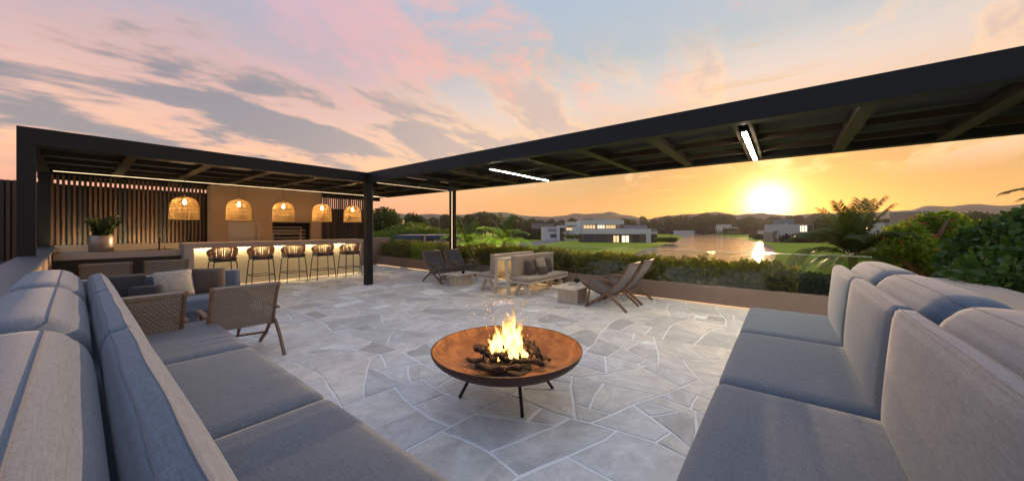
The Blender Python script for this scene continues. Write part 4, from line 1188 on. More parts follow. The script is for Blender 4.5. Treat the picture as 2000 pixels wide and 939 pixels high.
def logs():
    g = random.Random(5)
    def log(label, a, b, r, s):
        a = Vector(a); b = Vector(b); d = b - a; pts = []; rs = []
        k = 9; side = d.cross(Vector((0, 0, 1))).normalized()
        for i in range(k + 1):
            f = i / k
            pts.append(a + d * f - a.lerp(b, .5) + side * .03 * math.sin(f * 5 + s) + Vector((0, 0, .015 * math.sin(f * 7 + s))))
            rs.append(r * .74 * (.75 + .45 * g.random()) * (1 - .35 * abs(2 * f - 1) ** 4))
        bm = T(pts, rs, 10)
        bmesh.ops.subdivide_edges(bm, edges=bm.edges[:], cuts=1)
        for v in bm.verts: v.co += v.normal * 0 + Vector((mnoise.noise(v.co * 30 + Vector((s, 0, 0))), mnoise.noise(v.co * 30 + Vector((0, s, 9))), mnoise.noise(v.co * 30 + Vector((7, 0, s))))) * r * .45
        # a stub of a broken branch
        m = pts[6]; tube(bm, [m, m + Vector((g.uniform(-.04, .04), g.uniform(-.04, .04), .07))], [r * .45, r * .22], 6)
        o = obj('log', bm, 'log', None, (a + b) / 2, smooth=True)
        tag(o, label, 'log', 'charred logs in the fire bowl')
    c = Vector((BX, BY, 0)); fr = Vector((FW[0], FW[1], 0)); rt = Vector((RT[0], RT[1], 0))
    P = lambda r, f, z: c + rt * r + fr * f + Vector((0, 0, z))
    log('charred log lying across the front of the fire bowl', P(-.24, -.13, .325), P(.12, -.22, .33), .036, 1)
    log('long charred log reaching right at the front of the fire', P(-.06, -.06, .37), P(.30, -.12, .335), .034, 2)
    log('charred log sloping down on the right of the flames', P(.10, .10, .50), P(.31, -.02, .35), .040, 3)
    log('knotty charred log sticking out on the left of the flames', P(-.30, .02, .44), P(-.08, -.04, .36), .042, 4)
    log('charred log leaning behind the flames', P(-.18, .18, .47), P(.10, .14, .36), .036, 5)
    log('thick charred log under the middle of the fire', P(-.16, .04, .34), P(.20, .06, .36), .048, 6)
    log('thin charred branch sticking out low on the right of the fire', P(.16, -.04, .34), P(.36, -.10, .36), .022, 8)
    log('thin charred branch pointing left at the front of the fire', P(-.34, -.05, .36), P(-.12, -.12, .33), .024, 9)
    log('short charred log standing on end behind the flames', P(-.14, .10, .38), P(-.10, .14, .56), .026, 10)
    log('stubby charred log at the bowl centre front', P(-.12, -.10, .40), P(.05, -.02, .42), .036, 7)
logs()
def fire():
    t = thing('fire', 'bright yellow flames and sparks rising from the fire bowl', 'fire', (BX, BY, .34)); g = random.Random(21)
    rt = Vector((RT[0], RT[1], 0)); fr = Vector((FW[0], FW[1], 0))
    def tongue(r, f, z0, h, w, s):
        K = 16; pts = []; rs = []
        for i in range(K + 1):
            q = i / K
            sway = Vector((mnoise.noise(Vector((s, q * 2.2, 0))), mnoise.noise(Vector((0, q * 2.2, s))), 0)) * .085 * q ** .8
            pts.append(rt * r + fr * f + Vector((0, 0, z0 + h * q)) + sway)
            rs.append(max(.001, w * (math.sin(min(1, q * 1.7 + .22) * math.pi / 2)) * (1 - q) ** .72 * (1 + .35 * mnoise.noise(Vector((s * 3, q * 6, 4))))))
        obj('flame', T(pts, rs, 12), 'flame', t, smooth=True)
    for r, f, z0, h, w in ((.035, .03, .05, .36, .055), (.075, .01, .06, .31, .045), (0, .02, .04, .27, .06), (-.05, .05, .04, .24, .05), (-.10, .02, .05, .23, .045), (-.13, .04, .03, .17, .035),
                           (.10, .04, .04, .20, .04), (.14, -.01, .0, .15, .028), (-.03, -.02, .03, .20, .05), (.05, -.04, .02, .20, .045), (-.15, -.03, .0, .10, .022), (.17, .0, -.01, .10, .02),
                           (.045, .05, .05, .44, .034), (-.01, .01, .06, .36, .03), (-.07, .0, .05, .30, .028), (.09, .02, .05, .30, .026), (-.12, -.01, .02, .22, .022), (.03, -.03, .04, .30, .03), (-.045, -.03, .03, .26, .028), (.12, .05, .03, .24, .024), (.02, -.07, .0, .12, .025), (-.08, -.06, .0, .13, .03), (.09, -.06, .0, .12, .026), (-.02, .08, .06, .26, .05), (.06, .09, .06, .25, .045)):
        tongue(r, f, z0, h, w, g.uniform(0, 90))
    bm = bmesh.new()
    for i in range(85):
        h = g.uniform(.10, .48) if i > 30 else g.uniform(.3, .52); a = g.gauss(0, .09 + .14 * h); b = g.gauss(0, .09)
        p = rt * a + fr * b + Vector((0, 0, h)); L = g.uniform(.008, .03); d = Vector((g.gauss(0, .35), g.gauss(0, .35), 1)).normalized()
        tube(bm, [p, p + d * L * .5 + rt * g.gauss(0, .002), p + d * L], [.0003, .0006, .0002], 3)
    obj('sparks', bm, 'spark', t, kind='stuff')
    L = D.lights.new('fire_light', 'POINT'); L.energy = 30; L.color = (1, .50, .17); L.shadow_soft_size = .12
    lo = D.objects.new('fire_light', L); link(lo, t); lo.location = (0, 0, .40)
fire()

# ================================================================== palms
def frond_mesh(name, L, nl, leaf, arch, seed, m, spread=.9, w=.022, rise=.8):
    """one feather frond along +X, rising then arching down; leaflets are two-segment blades"""
    g = np.random.default_rng(seed); V = []; F = []
    n = 14; sp = []
    x = z = 0.0; th = rise
    for i in range(n + 1):
        sp.append((x, z)); th -= arch / n * (0.5 + i / n); x += L / n * math.cos(th); z += L / n * math.sin(th)
    sp = np.array(sp)
    def P(s):
        f = s * n; i = min(int(f), n - 1); q = f - i; return sp[i] * (1 - q) + sp[i + 1] * q, sp[i + 1] - sp[i]
    for i in range(n):                                    # rachis strip (triangular section)
        r0 = .018 * (1 - i / n) + .004; r1 = .018 * (1 - (i + 1) / n) + .004; b = len(V); k = L / 2.2
        (x0, z0), (x1, z1) = sp[i], sp[i + 1]
        V += [(x0, -r0 * k, z0), (x0, r0 * k, z0), (x0, 0, z0 + r0 * k), (x1, -r1 * k, z1), (x1, r1 * k, z1), (x1, 0, z1 + r1 * k)]
        F += [b, b + 3, b + 4, b + 1, b, b + 2, b + 5, b + 3, b + 1, b + 4, b + 5, b + 2]
    for sd in (-1, 1):
        for k in range(nl):
            s = .10 + .88 * k / nl + g.uniform(-.008, .008); p, d = P(s); d = d / np.linalg.norm(d)
            l = leaf * math.sin(min(1, (s + .12)) * math.pi * .86) ** .6 * g.uniform(.85, 1.1)
            out = np.array([d[0] * .75, sd * spread, d[1] * .75 + .22]); out /= np.linalg.norm(out)
            mid = np.array([p[0], 0, p[1]]) + out * l * .5
            tip = np.array([p[0], 0, p[1]]) + out * l * .95 + np.array([0, 0, -l * g.uniform(.22, .46)])
            wd = np.array([d[0], 0, d[1]]) * w * (L / 2.2); b = len(V); p3 = np.array([p[0], 0, p[1]])
            V += [tuple(p3 - wd * .4), tuple(p3 + wd * .4), tuple(mid + wd * .5), tuple(mid - wd * .5), tuple(tip + wd * .06), tuple(tip - wd * .06)]
            F += [b, b + 1, b + 2, b + 3, b + 3, b + 2, b + 4, b + 5]
    return mesh_np(name, V, 4, F, m)
def palm(label, loc, trunk_h, trunk_r, L, nf, m, seed, upright=.5, lit=False, group=None, leaf=.42, wd=.042, nl=70):
    t = thing('palm_tree', label, 'palm tree', loc, 0, group); g = random.Random(seed)
    pts = [(0, 0, -.05)]; rs = [trunk_r * 1.35]
    for i in range(1, 14):
        pts.append((.02 * math.sin(i * .6 + seed) * trunk_r * 8, .02 * math.cos(i * .5) * trunk_r * 8, trunk_h * i / 13)); rs.append(trunk_r * (1.05 - .25 * i / 13) * (1 + .10 * (i % 2)))
    obj('trunk', T(pts, rs, 12), 'palmtrunk', t, smooth=True)
    top = Vector(pts[-1])
    ms = [frond_mesh('frond', L * k, nl, leaf * L / 2.2, a, seed + q, m, rise=r, w=wd) for q, (k, a, r) in enumerate(((1.0, 1.45, 1.0), (1.0, 1.75, .55), (.92, .50, 1.42), (.9, 1.7, .1)))]
    for i in range(nf):
        f = i / nf; cls = 2 if f < upright * .35 else 0 if f < upright else 1 if f < .85 else 3
        a = i * 2.39996 + g.uniform(-.15, .15)
        o = obj('frond', ms[cls], None, t, tuple(top + Vector((.03 * math.cos(a), .03 * math.sin(a), -.05 * f))), (g.uniform(-.25, .25), g.uniform(-.12, .12), a))
        s = g.uniform(.85, 1.08); o.scale = (s, s, s)
    # spear of unopened leaf
    if lit:
        L_ = D.lights.new('garden_spot', 'SPOT'); L_.energy = 4500; L_.color = (1, .84, .22); L_.spot_size = rad(75); L_.spot_blend = .8; L_.shadow_soft_size = .1
        up = thing('garden_uplight', 'small garden uplight at the foot of ' + label.split(',')[0].replace('young ', 'the '), 'uplight', (loc[0] - .9, loc[1] - .5, loc[2]))
        obj('lamp_body', lathe(bmesh.new(), [(0, 0), (.06, 0), (.07, .16), (.055, .17), (.05, .15), (0, .15)], 16), 'black', up)
        obj('lens', lathe(bmesh.new(), [(.049, .152), (0, .156)], 16), 'bulb', up)
        lo = D.objects.new('garden_spot', L_); link(lo, up); lo.location = (0, 0, .2)
        d = Vector((.9, .5, trunk_h * .98)); lo.rotation_euler = (-d).to_track_quat('Z', 'Y').to_euler()
    return t
pA = at(912, 17, GZ); pB = at(985, 16, GZ)
palm('uplit palm nearer the lit post, behind the hedge', pA, 3.95, .075, 1.45, 30, 'palmlit', 3, .55, True, 'uplit young palms behind the hedge', .55, .042, 32)
palm('uplit palm right of its twin, above the white benches', pB, 4.15, .075, 1.45, 30, 'palmlit', 8, .55, True, 'uplit young palms behind the hedge', .55, .042, 32)
palm('large feathery palm rising behind the right sofa', at(1668, 11.5, GZ), 3.85, .14, 2.15, 34, 'palm', 14, .70, False, None, .62, .034, 46)
palm('palm at the right edge with only long frond tips in view', at(2215, 8.5, GZ), 5.0, .15, 2.2, 26, 'palm', 22, .5, False, None, .42)

# ================================================================== trees
def crown_points(n, lobes, seed, hollow=.55):
    g = np.random.default_rng(seed); out = []; nor = []
    w = np.array([l[1][0] * l[1][1] + l[1][0] * l[1][2] for l in lobes]); w = w / w.sum()
    for (c, r), k in zip(lobes, (w * n).astype(int)):
        d = g.normal(size=(k, 3)); d /= np.linalg.norm(d, axis=1)[:, None]
        rr = hollow + (1 - hollow) * g.random(k) ** .5
        lump = np.array([1 + .28 * mnoise.noise(Vector(tuple(q * 2.3 + seed))) + .18 * mnoise.noise(Vector(tuple(q * 5.1 + seed))) for q in d])
        p = np.array(c) + d * np.array(r) * (rr * lump)[:, None]
        out.append(p); nor.append(d)
    return np.concatenate(out), np.concatenate(nor)
def rand_lobes(g, h, w, n, base=.25):
    L = [((0, 0, h * .62), (w * .36, w * .36, h * .30))]
    for i in range(n):
        a = g.uniform(0, 2 * math.pi); r = g.uniform(.12, .33) * w; z = h * g.uniform(base + .1, .86); k = g.uniform(.16, .27)
        L.append(((r * math.cos(a), r * math.sin(a), z), (w * k, w * k, h * k * .75)))
    return L
TREE = {}
def tree_proto(key, h, w, n, leaf, m, seed, base=.22):
    g = random.Random(seed); lob = rand_lobes(g, h, w, 9, base)
    P, Nn = crown_points(n, lob, seed)
    me = leaves('crown', P, m, leaf, Nn * .8, 1.0, .1, seed)
    bm = bmesh.new(); tube(bm, [(0, 0, -.2), (.01 * w, 0, h * .3), (0, .01 * w, h * .62)], [h * .022, h * .016, h * .008], 8)
    for (c, r) in lob[1:6]: tube(bm, [(0, 0, h * .28), (c[0] * .55, c[1] * .55, h * .28 + (c[2] - h * .28) * .65), c], [h * .010, h * .006, h * .003], 5)
    tm = mesh_bm('trunk', bm, True); tm.materials.append(M['trunk']); TREE[key] = (me, tm, h, w)
tree_proto('broad', 10, 10, 3600, (.62, .26), 'tree', 31, .15)
tree_proto('tall', 10, 7, 3200, (.55, .24), 'tree', 32, .12)
tree_proto('wide', 10, 13, 3800, (.70, .28), 'tree', 33, .12)
tree_proto('light', 10, 10, 3400, (.62, .28), 'treelight', 34, .12)
tree_proto('near', 10, 10, 11000, (.34, .14), 'tree', 35, .12)
tree_proto('nearlight', 10, 11, 11000, (.32, .15), 'treelight', 36, .10)
def tree(key, u, d, vtop, label, group=None, widen=1.0, seed=0, base_z=GZ):
    me, tm, h0, w0 = TREE[key]
    h = EYE + (446.5 - vtop) / 672 * d - base_z; s = h / h0
    t = thing('tree', label, 'tree', at(u, d, base_z), seed * 1.7, group)
    a = obj('trunk', tm, None, t); b = obj('crown', me, None, t, kind=None)
    for o in (a, b): o.scale = (s * widen, s * widen, s)
    return t
ORD = ['first', 'second', 'third', 'fourth', 'fifth', 'sixth', 'seventh', 'eighth', 'ninth', 'tenth', 'eleventh', 'twelfth', 'thirteenth', 'fourteenth', 'fifteenth', 'sixteenth', 'seventeenth', 'eighteenth', 'nineteenth', 'twentieth', 'twenty-first', 'twenty-second', 'twenty-third', 'twenty-fourth']
def nth(k, what, tail): return '%s %s from the left %s' % (ORD[k], what, tail)
g = random.Random(40)
GT = 'tall trees in the wood beyond the lake'
u = 1236; i = 0
k1 = 0
while u < 1620:
    d = g.uniform(370, 440); vt = 422 + 4 * math.sin(u * .031) + g.uniform(-3.5, 4)
    tree(g.choice(['broad', 'tall', 'wide', 'broad']), u, d, vt, nth(k1, 'tall tree', 'in the hazy wood beyond the lake'), GT, g.uniform(.75, 1.05), i); i += 1
    tree(g.choice(['broad', 'wide']), u + g.uniform(4, 10), d - 40, vt + g.uniform(8, 13), nth(k1, 'low bushy tree', 'along the front of the wood beyond the lake'), 'low trees fringing the wood beyond the lake', 1.25, i); i += 1; k1 += 1
    u += g.uniform(15, 22)
for q, (u, d, vt, k, w) in enumerate(((845, 210, 424, 'broad', .9), (868, 220, 419, 'tall', 1), (893, 200, 422, 'broad', 1), (922, 190, 419, 'tall', 1.1), (938, 200, 413.5, 'broad', 1), (963, 210, 417, 'tall', 1.1), (1006, 200, 420, 'broad', 1.0), (1022, 230, 428, 'broad', 1),
                      (1038, 260, 426, 'broad', .9), (1060, 270, 430, 'wide', .9), (1076, 280, 428, 'tall', 1), (1098, 270, 429, 'broad', .9), (1118, 280, 425.5, 'broad', 1), (1140, 300, 428, 'wide', .9), (1152, 290, 427, 'broad', .9), (1222, 250, 427, 'tall', 1.1), (1232, 260, 433, 'broad', 1))):
    tree(k, u, d, vt, nth(q, 'dark tree', 'behind the far houses left of the lake'), 'trees behind the far houses', w, int(u))
tree('near', 742, 46, 404, 'big dark tree beside the centre post', None, 1.0, 3)
tree('near', 808, 70, 414, 'dark round tree left of the lit post, the taller one', None, .62, 5)
for q, (u, d, vt, w) in enumerate(((760, 34, 448, 1.6), (800, 36, 447, 1.5), (820, 40, 437, 1.5), (852, 42, 447, 1.3), (870, 38, 450, 1.2))):
    tree('nearlight', u, d, vt, nth(q, 'bright green garden tree', 'above the blue roof'), 'garden trees by the blue roof', w, int(u))
for q, (u, d, vt, k, w) in enumerate(((1605, 150, 427, 'broad', 1), (1640, 130, 424, 'wide', 1), (1700, 140, 424, 'broad', 1), (1722, 150, 428, 'tall', 1), (1760, 150, 424, 'broad', .9), (1788, 140, 425, 'wide', .9), (1815, 160, 421, 'broad', .8), (1850, 150, 420, 'broad', 1), (1878, 140, 415, 'wide', .9), (1905, 130, 413, 'broad', 1), (1935, 130, 416, 'wide', 1), (1962, 130, 415, 'tall', 1.2), (1990, 130, 414, 'broad', 1), (2030, 130, 412, 'broad', 1.1), (2080, 140, 410, 'wide', 1))):
    tree(k, u, d, vt, nth(q, 'dark tree', 'in the belt behind the right hand houses'), 'trees behind the right hand houses', w, int(u))
for q, (u, d, vt) in enumerate(((1286, 112, 463.5), (1293, 110, 463.5), (1301, 109, 463), (1309, 108, 463), (1316, 108, 463.5))):
    tree('light', u, d, vt, nth(q, 'small rounded shrub', 'on the shore by the big white house'), 'shrub trees by the lake house', 1.4, int(u))
for q, (u, d, vt) in enumerate(((1466, 165, 457.5), (1472, 165, 457.5), (1478, 165, 457))):
    tree('tall', u, d, vt, nth(q, 'clipped round tree', 'on the lawn beyond the lake'), 'clipped trees on the far lawn', 1.5, int(u))
for k, u in enumerate((1110, 1112, 1118, 1124, 1127, 1131)):
    tree('light', u, 150 + (k % 2) * 14, 458 + (k % 3), nth(k, 'garden shrub', 'between the two white houses'), 'garden shrubs between the white houses', 1.6, int(u))
def cypress(u, d, vt, q):
    h = EYE + (446.5 - vt) / 672 * d - GZ
    t = thing('cypress', nth(q, 'slim bright green cypress', 'in the row on the far shore'), 'cypress', at(u, d, GZ), u, 'row of cypresses on the far shore')
    if 'c' not in TREE:
        gg = np.random.default_rng(5); n = 900; z = gg.random(n) ** 1.1; a = gg.random(n) * 6.283; r = .16 * (1 - z) ** .7 * (.6 + .4 * gg.random(n)) * np.minimum(1, z * 8 + .3)
        P = np.stack([r * np.cos(a), r * np.sin(a), z], 1); TREE['c'] = leaves('crown', P, 'cypress', (.06, .022), np.array([0, 0, 1.5]), .5, 0, 4)
        tm = T([(0, 0, -.02), (0, 0, .3)], [.02, .012], 6); TREE['ct'] = mesh_bm('trunk', tm); TREE['ct'].materials.append(M['trunk'])
    for nme, me in (('crown', TREE['c']), ('trunk', TREE['ct'])):
        o = obj(nme, me, None, t); o.scale = (h * .95, h * .95, h)
for k, u in enumerate((1399, 1404, 1408, 1413, 1417, 1421, 1426, 1431, 1436, 1440, 1445, 1449)): cypress(u, 255 + (k % 3) * 3, 446 + (k % 3) * 1.2 - (3 if 2 < k < 10 else 0), k)
def low_hedge(u0, u1, d, v0, v1, m, label):
    a = at(u0, d, GZ); b = at(u1, d, GZ); n = 2200; gg = np.random.default_rng(int(u0))
    zt = EYE - (v0 - 446.5) / 672 * d - GZ
    s = gg.random(n)[:, None]; P = np.array(a)[None] * (1 - s) + np.array(b)[None] * s - np.array(a)[None]
    P[:, 2] = gg.random(n) * zt; P[:, :2] += gg.normal(size=(n, 2)) * 1.2
    t = thing('hedge', label, 'hedge', a)
    obj('foliage', leaves('foliage', P, m, (.9, .4), np.array([0, 0, .5]), 1, 0, 3), None, t, kind='stuff')
low_hedge(1283, 1352, 300, 449, 455, 'maroon', 'red brown hedge left on the far shore of the lake')
low_hedge(1360, 1400, 290, 448, 455, 'maroon', 'dark red hedge beside the row of cypresses')
low_hedge(1450, 1482, 280, 447.5, 454.5, 'maroon', 'dark red hedge right of the row of cypresses')
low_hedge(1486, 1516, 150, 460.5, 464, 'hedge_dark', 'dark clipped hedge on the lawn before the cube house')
low_hedge(1530, 1600, 118, 461, 466, 'maroon', 'russet shrubs at the foot of the cube house')
low_hedge(1005, 1060, 190, 448, 455, 'maroon', 'long purple hedge left of the small white house')
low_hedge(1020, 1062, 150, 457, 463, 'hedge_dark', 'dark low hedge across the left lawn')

# ================================================================== houses
class House:
    """builds a house from facade rectangles measured in the photograph (u, v) at distance d; y is metres behind the facade"""
    def __init__(s, label, u, d, rot=0, cat='house', name='house', gz=GZ):
        s.u = u; s.d = d; s.gz = gz
        s.t = thing(name, label, cat, at(u, d, gz), YAW - rad(90) + rot)
    def X(s, u): return (u - s.u) / 672 * s.d
    def Z(s, v): return EYE - (v - 446.5) / 672 * s.d - s.gz
    def box(s, part, u0, u1, v0, v1, y0, y1, m, parent=None, bevel=0):
        z1 = s.Z(v0); z0 = max(0 if parent is None else -9, s.Z(v1)) if v1 is not None else 0
        return obj(part, B(s.X(u0), y0, z0, s.X(u1), y1, z1), m, parent or s.t, bevel=bevel)
    def window(s, u0, u1, v0, v1, y, m='pane', n=1, fr=.10):
        x0, x1, z0, z1 = s.X(u0), s.X(u1), s.Z(v1), s.Z(v0); bm = bmesh.new()
        for a in ((x0, y - .05, z1 - fr, x1, y + .05, z1), (x0, y - .05, z0, x1, y + .05, z0 + fr)): box(bm, *a)
        for k in range(n + 1):
            xc = x0 + fr / 2 + (x1 - x0 - fr) * k / n; box(bm, xc - fr / 2, y - .05, z0 + fr, xc + fr / 2, y + .05, z1 - fr)
        w = obj('window', bm, 'brownclad', s.t)
        for k in range(n):
            a = x0 + (x1 - x0) * k / n + fr; b = x0 + (x1 - x0) * (k + 1) / n - fr
            obj('pane', B(a, y - .01, z0 + fr, b, y + .01, z1 - fr), m, w)
def houses():
    h = House('big white two storey house with lit windows on the lake shore', 1200, 118, rad(-3))
    # ground floor: recessed openings under a deep white band
    h.box('wall', 1138, 1283, 457.2, None, .55, 9, 'brownclad')
    h.box('fascia', 1138, 1270, 446.8, 457, 0, 9.2, 'white')
    h.box('corner_pier', 1261, 1270, 457.1, None, .0, .5, 'white')
    h.box('corner_pier', 1138, 1141.5, 457.1, None, .0, .5, 'brownclad')
    for a, b in ((1142.5, 1161), (1166, 1185)): h.box('garage_door', a, b, 458.2, None, .42, .54, 'garage')
    for a, b in ((1161.2, 1165.6), (1185.4, 1197)): h.box('clad_panel', a, b, 457.4, None, .30, .54, 'brownclad')
    h.window(1198, 1210, 459.5, 473.5, .45, 'lit', 2); h.window(1214.5, 1229, 459.5, 473.5, .45, 'litbright', 2)
    h.window(1236, 1248, 459, 473.8, .45, 'pane', 2); h.box('clad_panel', 1249, 1260, 457.4, None, .30, .54, 'brownclad')
    # upper storey
    h.box('wall', 1136, 1206, 438.4, 446.7, 2.6, 9, 'offwhite')
    h.window(1142, 1166, 438.8, 446.6, 2.45, 'lit', 4); h.window(1169.5, 1184.5, 438.8, 446.6, 2.45, 'litbright', 3); h.window(1186, 1206, 438.8, 446.6, 2.45, 'lit', 4)
    h.box('fascia', 1134.5, 1219.5, 429.4, 438.2, .6, 10, 'white')
    h.box('side_wall', 1134.5, 1141.5, 438.2, 447, .6, 9.5, 'white')
    h.box('wing', 1124, 1137.9, 442, 457, 1.0, 9, 'white'); h.box('wing', 1118, 1123.9, 451, 457, 2, 9, 'offwhite')
    # balcony on the lake side
    bm = bmesh.new()
    for k in range(9): box(bm, h.X(1270.3) + k * .28, .6, h.Z(452.5), h.X(1270.3) + k * .28 + .05, .65, h.Z(447.4))
    box(bm, h.X(1270.2), .58, h.Z(447.4), h.X(1283.5), .68, h.Z(446.8)); obj('balcony_rail', bm, 'offwhite', h.t)
    h.box('balcony_slab', 1270.2, 1283.5, 452.6, 457.1, .2, 8, 'offwhite'); h.window(1271.5, 1281.5, 460, 473.8, .45, 'pane', 2)
    h.box('roof_hut', 1229, 1276, 439.5, 446.6, 7, 9, 'greyren')

    h = House('small white cubic house with a framed entrance, left of the big white house', 1085, 135, rad(4))
    h.box('wall', 1062, 1092, 443.4, None, 0, 7, 'white'); h.box('porch_frame', 1086.5, 1092.2, 440.4, None, -1.2, -.01, 'white')
    h.box('porch_roof', 1092.3, 1105, 440.4, 444.6, -1.2, 6, 'white'); h.box('wall', 1092.3, 1103, 444.8, None, .4, 6, 'brownclad'); h.box('canopy', 1097, 1106, 453.6, 455.6, -1, .38, 'offwhite')
    h.box('clad_panel', 1070, 1086.3, 447, 452.5, -.06, -.005, 'greyren'); h.box('clad_panel', 1074.6, 1086.3, 457, 464, -.06, -.005, 'garage')
    h.window(1092.6, 1100, 446, 462.5, .32, 'pane', 3)
    h = House('long low grey house with a lit end behind the small white house', 1085, 190, rad(2))
    h.box('wall', 1041, 1126, 435.8, None, 0, 10, 'greyren'); h.box('roof', 1040, 1102, 433.2, 435.7, -1, 11, 'garage'); h.box('end_block', 1103, 1126.8, 433.2, 440.5, -1.5, 8, 'white')
    h.window(1082, 1094, 438, 444, -.1, 'pane', 3); h.window(1106, 1124, 444, 450, -.1, 'lit', 4)

    h = House('white flat roofed house behind the row of cypresses', 1422, 275, 0)
    h.box('wall', 1409, 1442, 443.4, None, 0, 8, 'white'); h.box('upper_block', 1409, 1419, 438.3, 443.3, 1, 7, 'offwhite'); h.box('upper_block', 1423, 1430.5, 438.3, 443.3, 1, 7, 'offwhite')
    h.window(1413, 1438, 446, 452, -.1, 'pane', 6)

    h = House('pale cube house with grey tower on the lawn right of the lake', 1535, 118, rad(-8))
    h.box('wall', 1521, 1560, 438.2, None, 0, 8, 'offwhite'); h.box('side_frame', 1514.5, 1520.8, 438.2, 453.5, 0, 1.0, 'offwhite'); h.box('side_wall', 1516, 1520.7, 453.6, None, 1.2, 7, 'plaster')
    h.box('balcony_slab', 1514, 1521, 450.5, 452.5, -.3, 1, 'greyren'); h.box('tower', 1556, 1578, 426.4, None, 8.1, 14, 'greyren')
    h.box('chimney', 1546, 1549, 435, 438.1, 3, 3.6, 'offwhite')
    h.box('wing', 1578.3, 1606, 437.4, None, 6, 14, 'greyren'); h.window(1578.6, 1594, 439.5, 453.5, 5.85, 'litbright', 3); h.window(1595, 1604, 439.5, 453.5, 5.85, 'pane', 2)

    h = House('grey house with a tall pale wall, half hidden by the large palm', 1725, 62, rad(-6))
    h.box('wall', 1714, 1727, 436, 464, 0, 6, 'offwhite'); h.box('wall', 1727.3, 1765, 434, None, .5, 9, 'greyren'); h.box('terrace', 1690, 1727, 464.5, 470, -1.5, 6, 'offwhite')
    h = House('blue grey block of a house standing behind the berry tree', 1820, 74, rad(-5))
    h.box('wall', 1803, 1841, 411.8, None, 0, 7, 'bluegrey'); h.box('pier', 1796, 1801, 412.4, None, .1, 6, 'plaster'); h.box('pier', 1801.3, 1802.8, 411.8, None, -.3, 5, 'white')
    h = House('low dark roofed house at the right behind the hedge bush', 1912, 70, rad(-4))
    h.box('wall', 1892, 1925, 435, None, 0, 8, 'bluegrey'); h.box('roof', 1890, 1908, 432.8, 439, -.8, 8, 'garage'); h.box('wall', 1926, 1995, 437, None, 1, 8, 'offwhite')

    h = House('blue grey house with a small square window beside the big dark tree', 755, 58, rad(6))
    h.box('wall', 737, 772, 437, None, 0, 6, 'bluegrey'); h.window(744, 752, 441, 447.5, -.05, 'pane', 2); h.box('chimney', 764, 771.8, 428.8, 436.9, 2, 4, 'greyren'); h.box('chimney', 772.2, 779.5, 428.8, 440, 2, 4.2, 'plaster')
    h = House('pale house with a slatted balcony left of the lit post', 783, 52, rad(8))
    h.box('wall', 771, 797, 437.2, None, 0, 6, 'plaster'); h.box('recess_shade', 771.6, 793.5, 442.5, 448.3, -.03, -.005, 'garage')  # flat dark sheet on the wall stands in for the shade of a recess
    bm = bmesh.new()
    for k in range(8): box(bm, h.X(772 + k * 2.7), -.12, h.Z(448.2), h.X(773 + k * 2.7), -.04, h.Z(442.6))
    obj('balcony_slats', bm, 'plaster', h.t)
    h.box('recess_shade', 772, 790, 454, 459, -.03, -.005, 'garage')  # lower dark sheet, shade of an opening put into its colour
    h = House('low house with a long dark blue roof behind the hedge', 832, 26, rad(3), gz=GZ)
    h.box('roof', 770, 828, 459.5, 466.5, 0, 5, 'blueroof'); h.box('roof', 832, 896, 459.5, 466.5, 0, 5, 'blueroof'); h.box('pier', 828.2, 831.8, 459, None, -.1, 4, 'plaster')
    for a, b in ((772, 781), (806, 812), (846, 872), (880, 893)): h.box('pier', a, b, 467, None, .2, .9, 'plaster')
    h.box('wall', 770, 896, 467.2, None, 1.2, 5, 'offwhite')
    # low stone walls on the far shore
    for (a, b, d, lab) in ((1481, 1512, 230, 'low pale stone wall on the far shore right of the cypresses'), (1316, 1356, 280, 'low pale stone wall at the far end of the lake')):
        h = House(lab, (a + b) / 2, d, 0, 'wall', 'stone_wall'); h.box('wall', a, b, 450, None, 0, .6, 'offwhite')
houses()

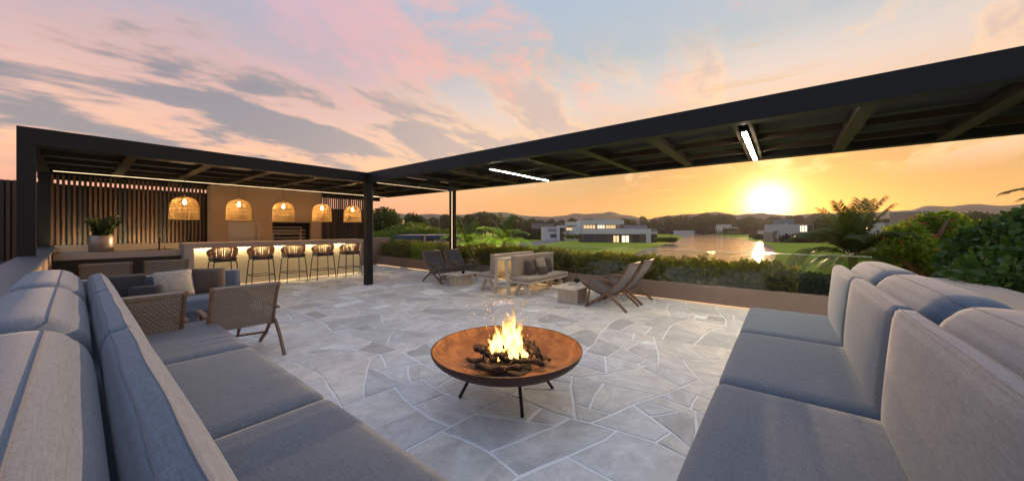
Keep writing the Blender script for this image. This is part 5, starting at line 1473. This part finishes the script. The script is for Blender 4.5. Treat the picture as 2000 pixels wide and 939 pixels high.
# ================================================================== right hand garden
def berry_tree():
    base = at(1805, 10.5, GZ); t = thing('berry_tree', 'spreading tree with red berries behind the right sofa', 'tree', base); g = random.Random(9)
    sc = 10.5 / 672
    def L(u, v, y=0.0):    # local point measured at the tree's distance
        p = at(u, 10.5 + y, EYE - (v - 446.5) * (10.5 + y) / 672); return p - base
    lob = []
    for (u, v, r, y) in ((1770, 455, 30, 0), (1800, 445, 30, .4), (1835, 440, 28, .2), (1862, 438, 26, .4), (1890, 448, 26, 0), (1755, 482, 28, -.2), (1790, 480, 32, -.5), (1830, 478, 32, .4), (1868, 470, 32, -.2), (1900, 475, 28, .3),
                      (1748, 500, 22, 0), (1785, 510, 26, .3), (1822, 512, 28, -.4), (1860, 508, 28, 0), (1845, 532, 18, -.3), (1780, 528, 20, .2), (1890, 505, 24, .2), (1880, 530, 18, -.2), (1720, 497, 14, 0), (1812, 425, 14, .2), (1850, 422, 16, .2)):
        p = L(u, v, y); lob.append(((p.x, p.y, p.z), (r * sc, r * sc, r * sc * .72)))
    P, Nn = crown_points(15000, lob, 77, .35)
    obj('crown', leaves('crown', P, 'berryleaf', (.085, .028), Nn * .5, 1.0, .25, 7), None, t)
    bm = bmesh.new(); c0 = L(1815, 560); gz = Vector((c0.x, c0.y, 0))
    tube(bm, [gz, L(1822, 600), L(1820, 556), L(1815, 540)], [.16, .14, .12, .10], 10); obj('trunk', bm, 'branch', t, smooth=True)
    for path in (((1815, 542), (1790, 528), (1765, 512), (1750, 490)), ((1815, 542), (1845, 520), (1850, 490), (1858, 470)), ((1818, 545), (1835, 515), (1828, 480), (1812, 455)), ((1815, 540), (1850, 531), (1880, 522), (1905, 500)), ((1838, 500), (1860, 478), (1878, 460)), ((1825, 475), (1840, 450), (1850, 430)), ((1800, 535), (1780, 505), (1785, 470))):
        n = len(path); pts = [L(u, v, -.25 + .12 * g.uniform(-1, 1)) for u, v in path]
        obj('limb', T(pts, [.075 * (1 - .8 * k / (n - 1)) + .01 for k in range(n)], 7), 'branch', t, smooth=True)
    bm = bmesh.new()
    for i in g.sample(range(len(P)), 150):
        p = Vector(P[i]) + Vector(Nn[i]) * .10
        for k in range(g.randint(4, 9)):
            q = p + Vector((g.gauss(0, .028), g.gauss(0, .028), g.gauss(0, .02)))
            bmesh.ops.create_icosphere(bm, subdivisions=1, radius=g.uniform(.011, .017), matrix=Matrix.Translation(q))
    obj('berry_cluster', bm, 'berry', t, kind='stuff', smooth=True)
berry_tree()
def big_bush():
    d0 = 7.0; base = at(1960, d0, GZ); t = thing('bush', 'large dark glossy leaved bush filling the right edge beside the sofa', 'bush', base)
    sc = d0 / 672
    def L(u, v, y=0.0):
        p = at(u, d0 + y, EYE - (v - 446.5) * (d0 + y) / 672); return p - base
    lob = []
    for (u, v, r, y) in ((1985, 455, 40, .2), (1945, 470, 44, 0), (2030, 450, 55, .2), (1915, 490, 44, .2), (1960, 510, 60, -.2), (2020, 520, 70, 0), (1895, 515, 40, 0), (1900, 545, 42, -.1), (1945, 560, 55, 0), (1885, 560, 26, 0), (2010, 590, 70, -.2), (2080, 500, 80, .2), (1925, 455, 26, .4), (1925, 545, 40, -1.5), (1968, 572, 48, -1.9), (2015, 585, 60, -2.1), (1898, 556, 24, -1.3), (1990, 530, 50, -1.4), (2060, 540, 60, -1.8), (1960, 610, 40, -.2)):
        p = L(u, v, y); lob.append(((p.x, p.y, p.z), (r * sc, r * sc, r * sc * .85)))
    P, Nn = crown_points(12000, lob, 91, .5)
    obj('crown', leaves('crown', P, 'bigleaf', (.135, .043), Nn * .9, .9, .15, 17), None, t)
    bm = bmesh.new(); g = random.Random(2)
    for (c, r) in lob: tube(bm, [(g.uniform(-.2, .2), g.uniform(-.2, .2), 0), (c[0] * .5, c[1] * .5, c[2] * .55), c], [.05, .035, .012], 6)
    obj('stem', bm, 'trunk', t)
big_bush()
def low_roof():
    # pale flat roof edge behind the right sofa
    t = thing('low_wall', 'pale sunlit wall top running behind the right sofa', 'wall', (8.0, -2.3, 0))
    a = gpt(1786, 541, .62); b = gpt(1885, 552, .62)
    obj('wall', B(-4.9, -.05, -3.5, .9, .55, .58), 'concrete', t)
    obj('cap', B(-4.95, -.10, .582, .95, .6, .63), 'concrete', t, bevel=.006)
low_roof()

# ================================================================== evening haze over the whole valley
def haze():
    m = D.materials.new('haze'); m.use_nodes = True; t = NT(m.node_tree); t.n.clear()
    v = t.add('ShaderNodeVolumePrincipled'); v.inputs['Color'].default_value = (1.0, .93, .84, 1)
    v.inputs['Density'].default_value = HAZE; v.inputs['Anisotropy'].default_value = .35
    o = t.add('ShaderNodeOutputMaterial'); t.l.new(v.outputs[0], o.inputs['Volume'])
    obj('haze', B(-1520, -1520, GZ - 4, 1520, 1520, 80), m, kind='stuff')
HAZE = .00018
haze()
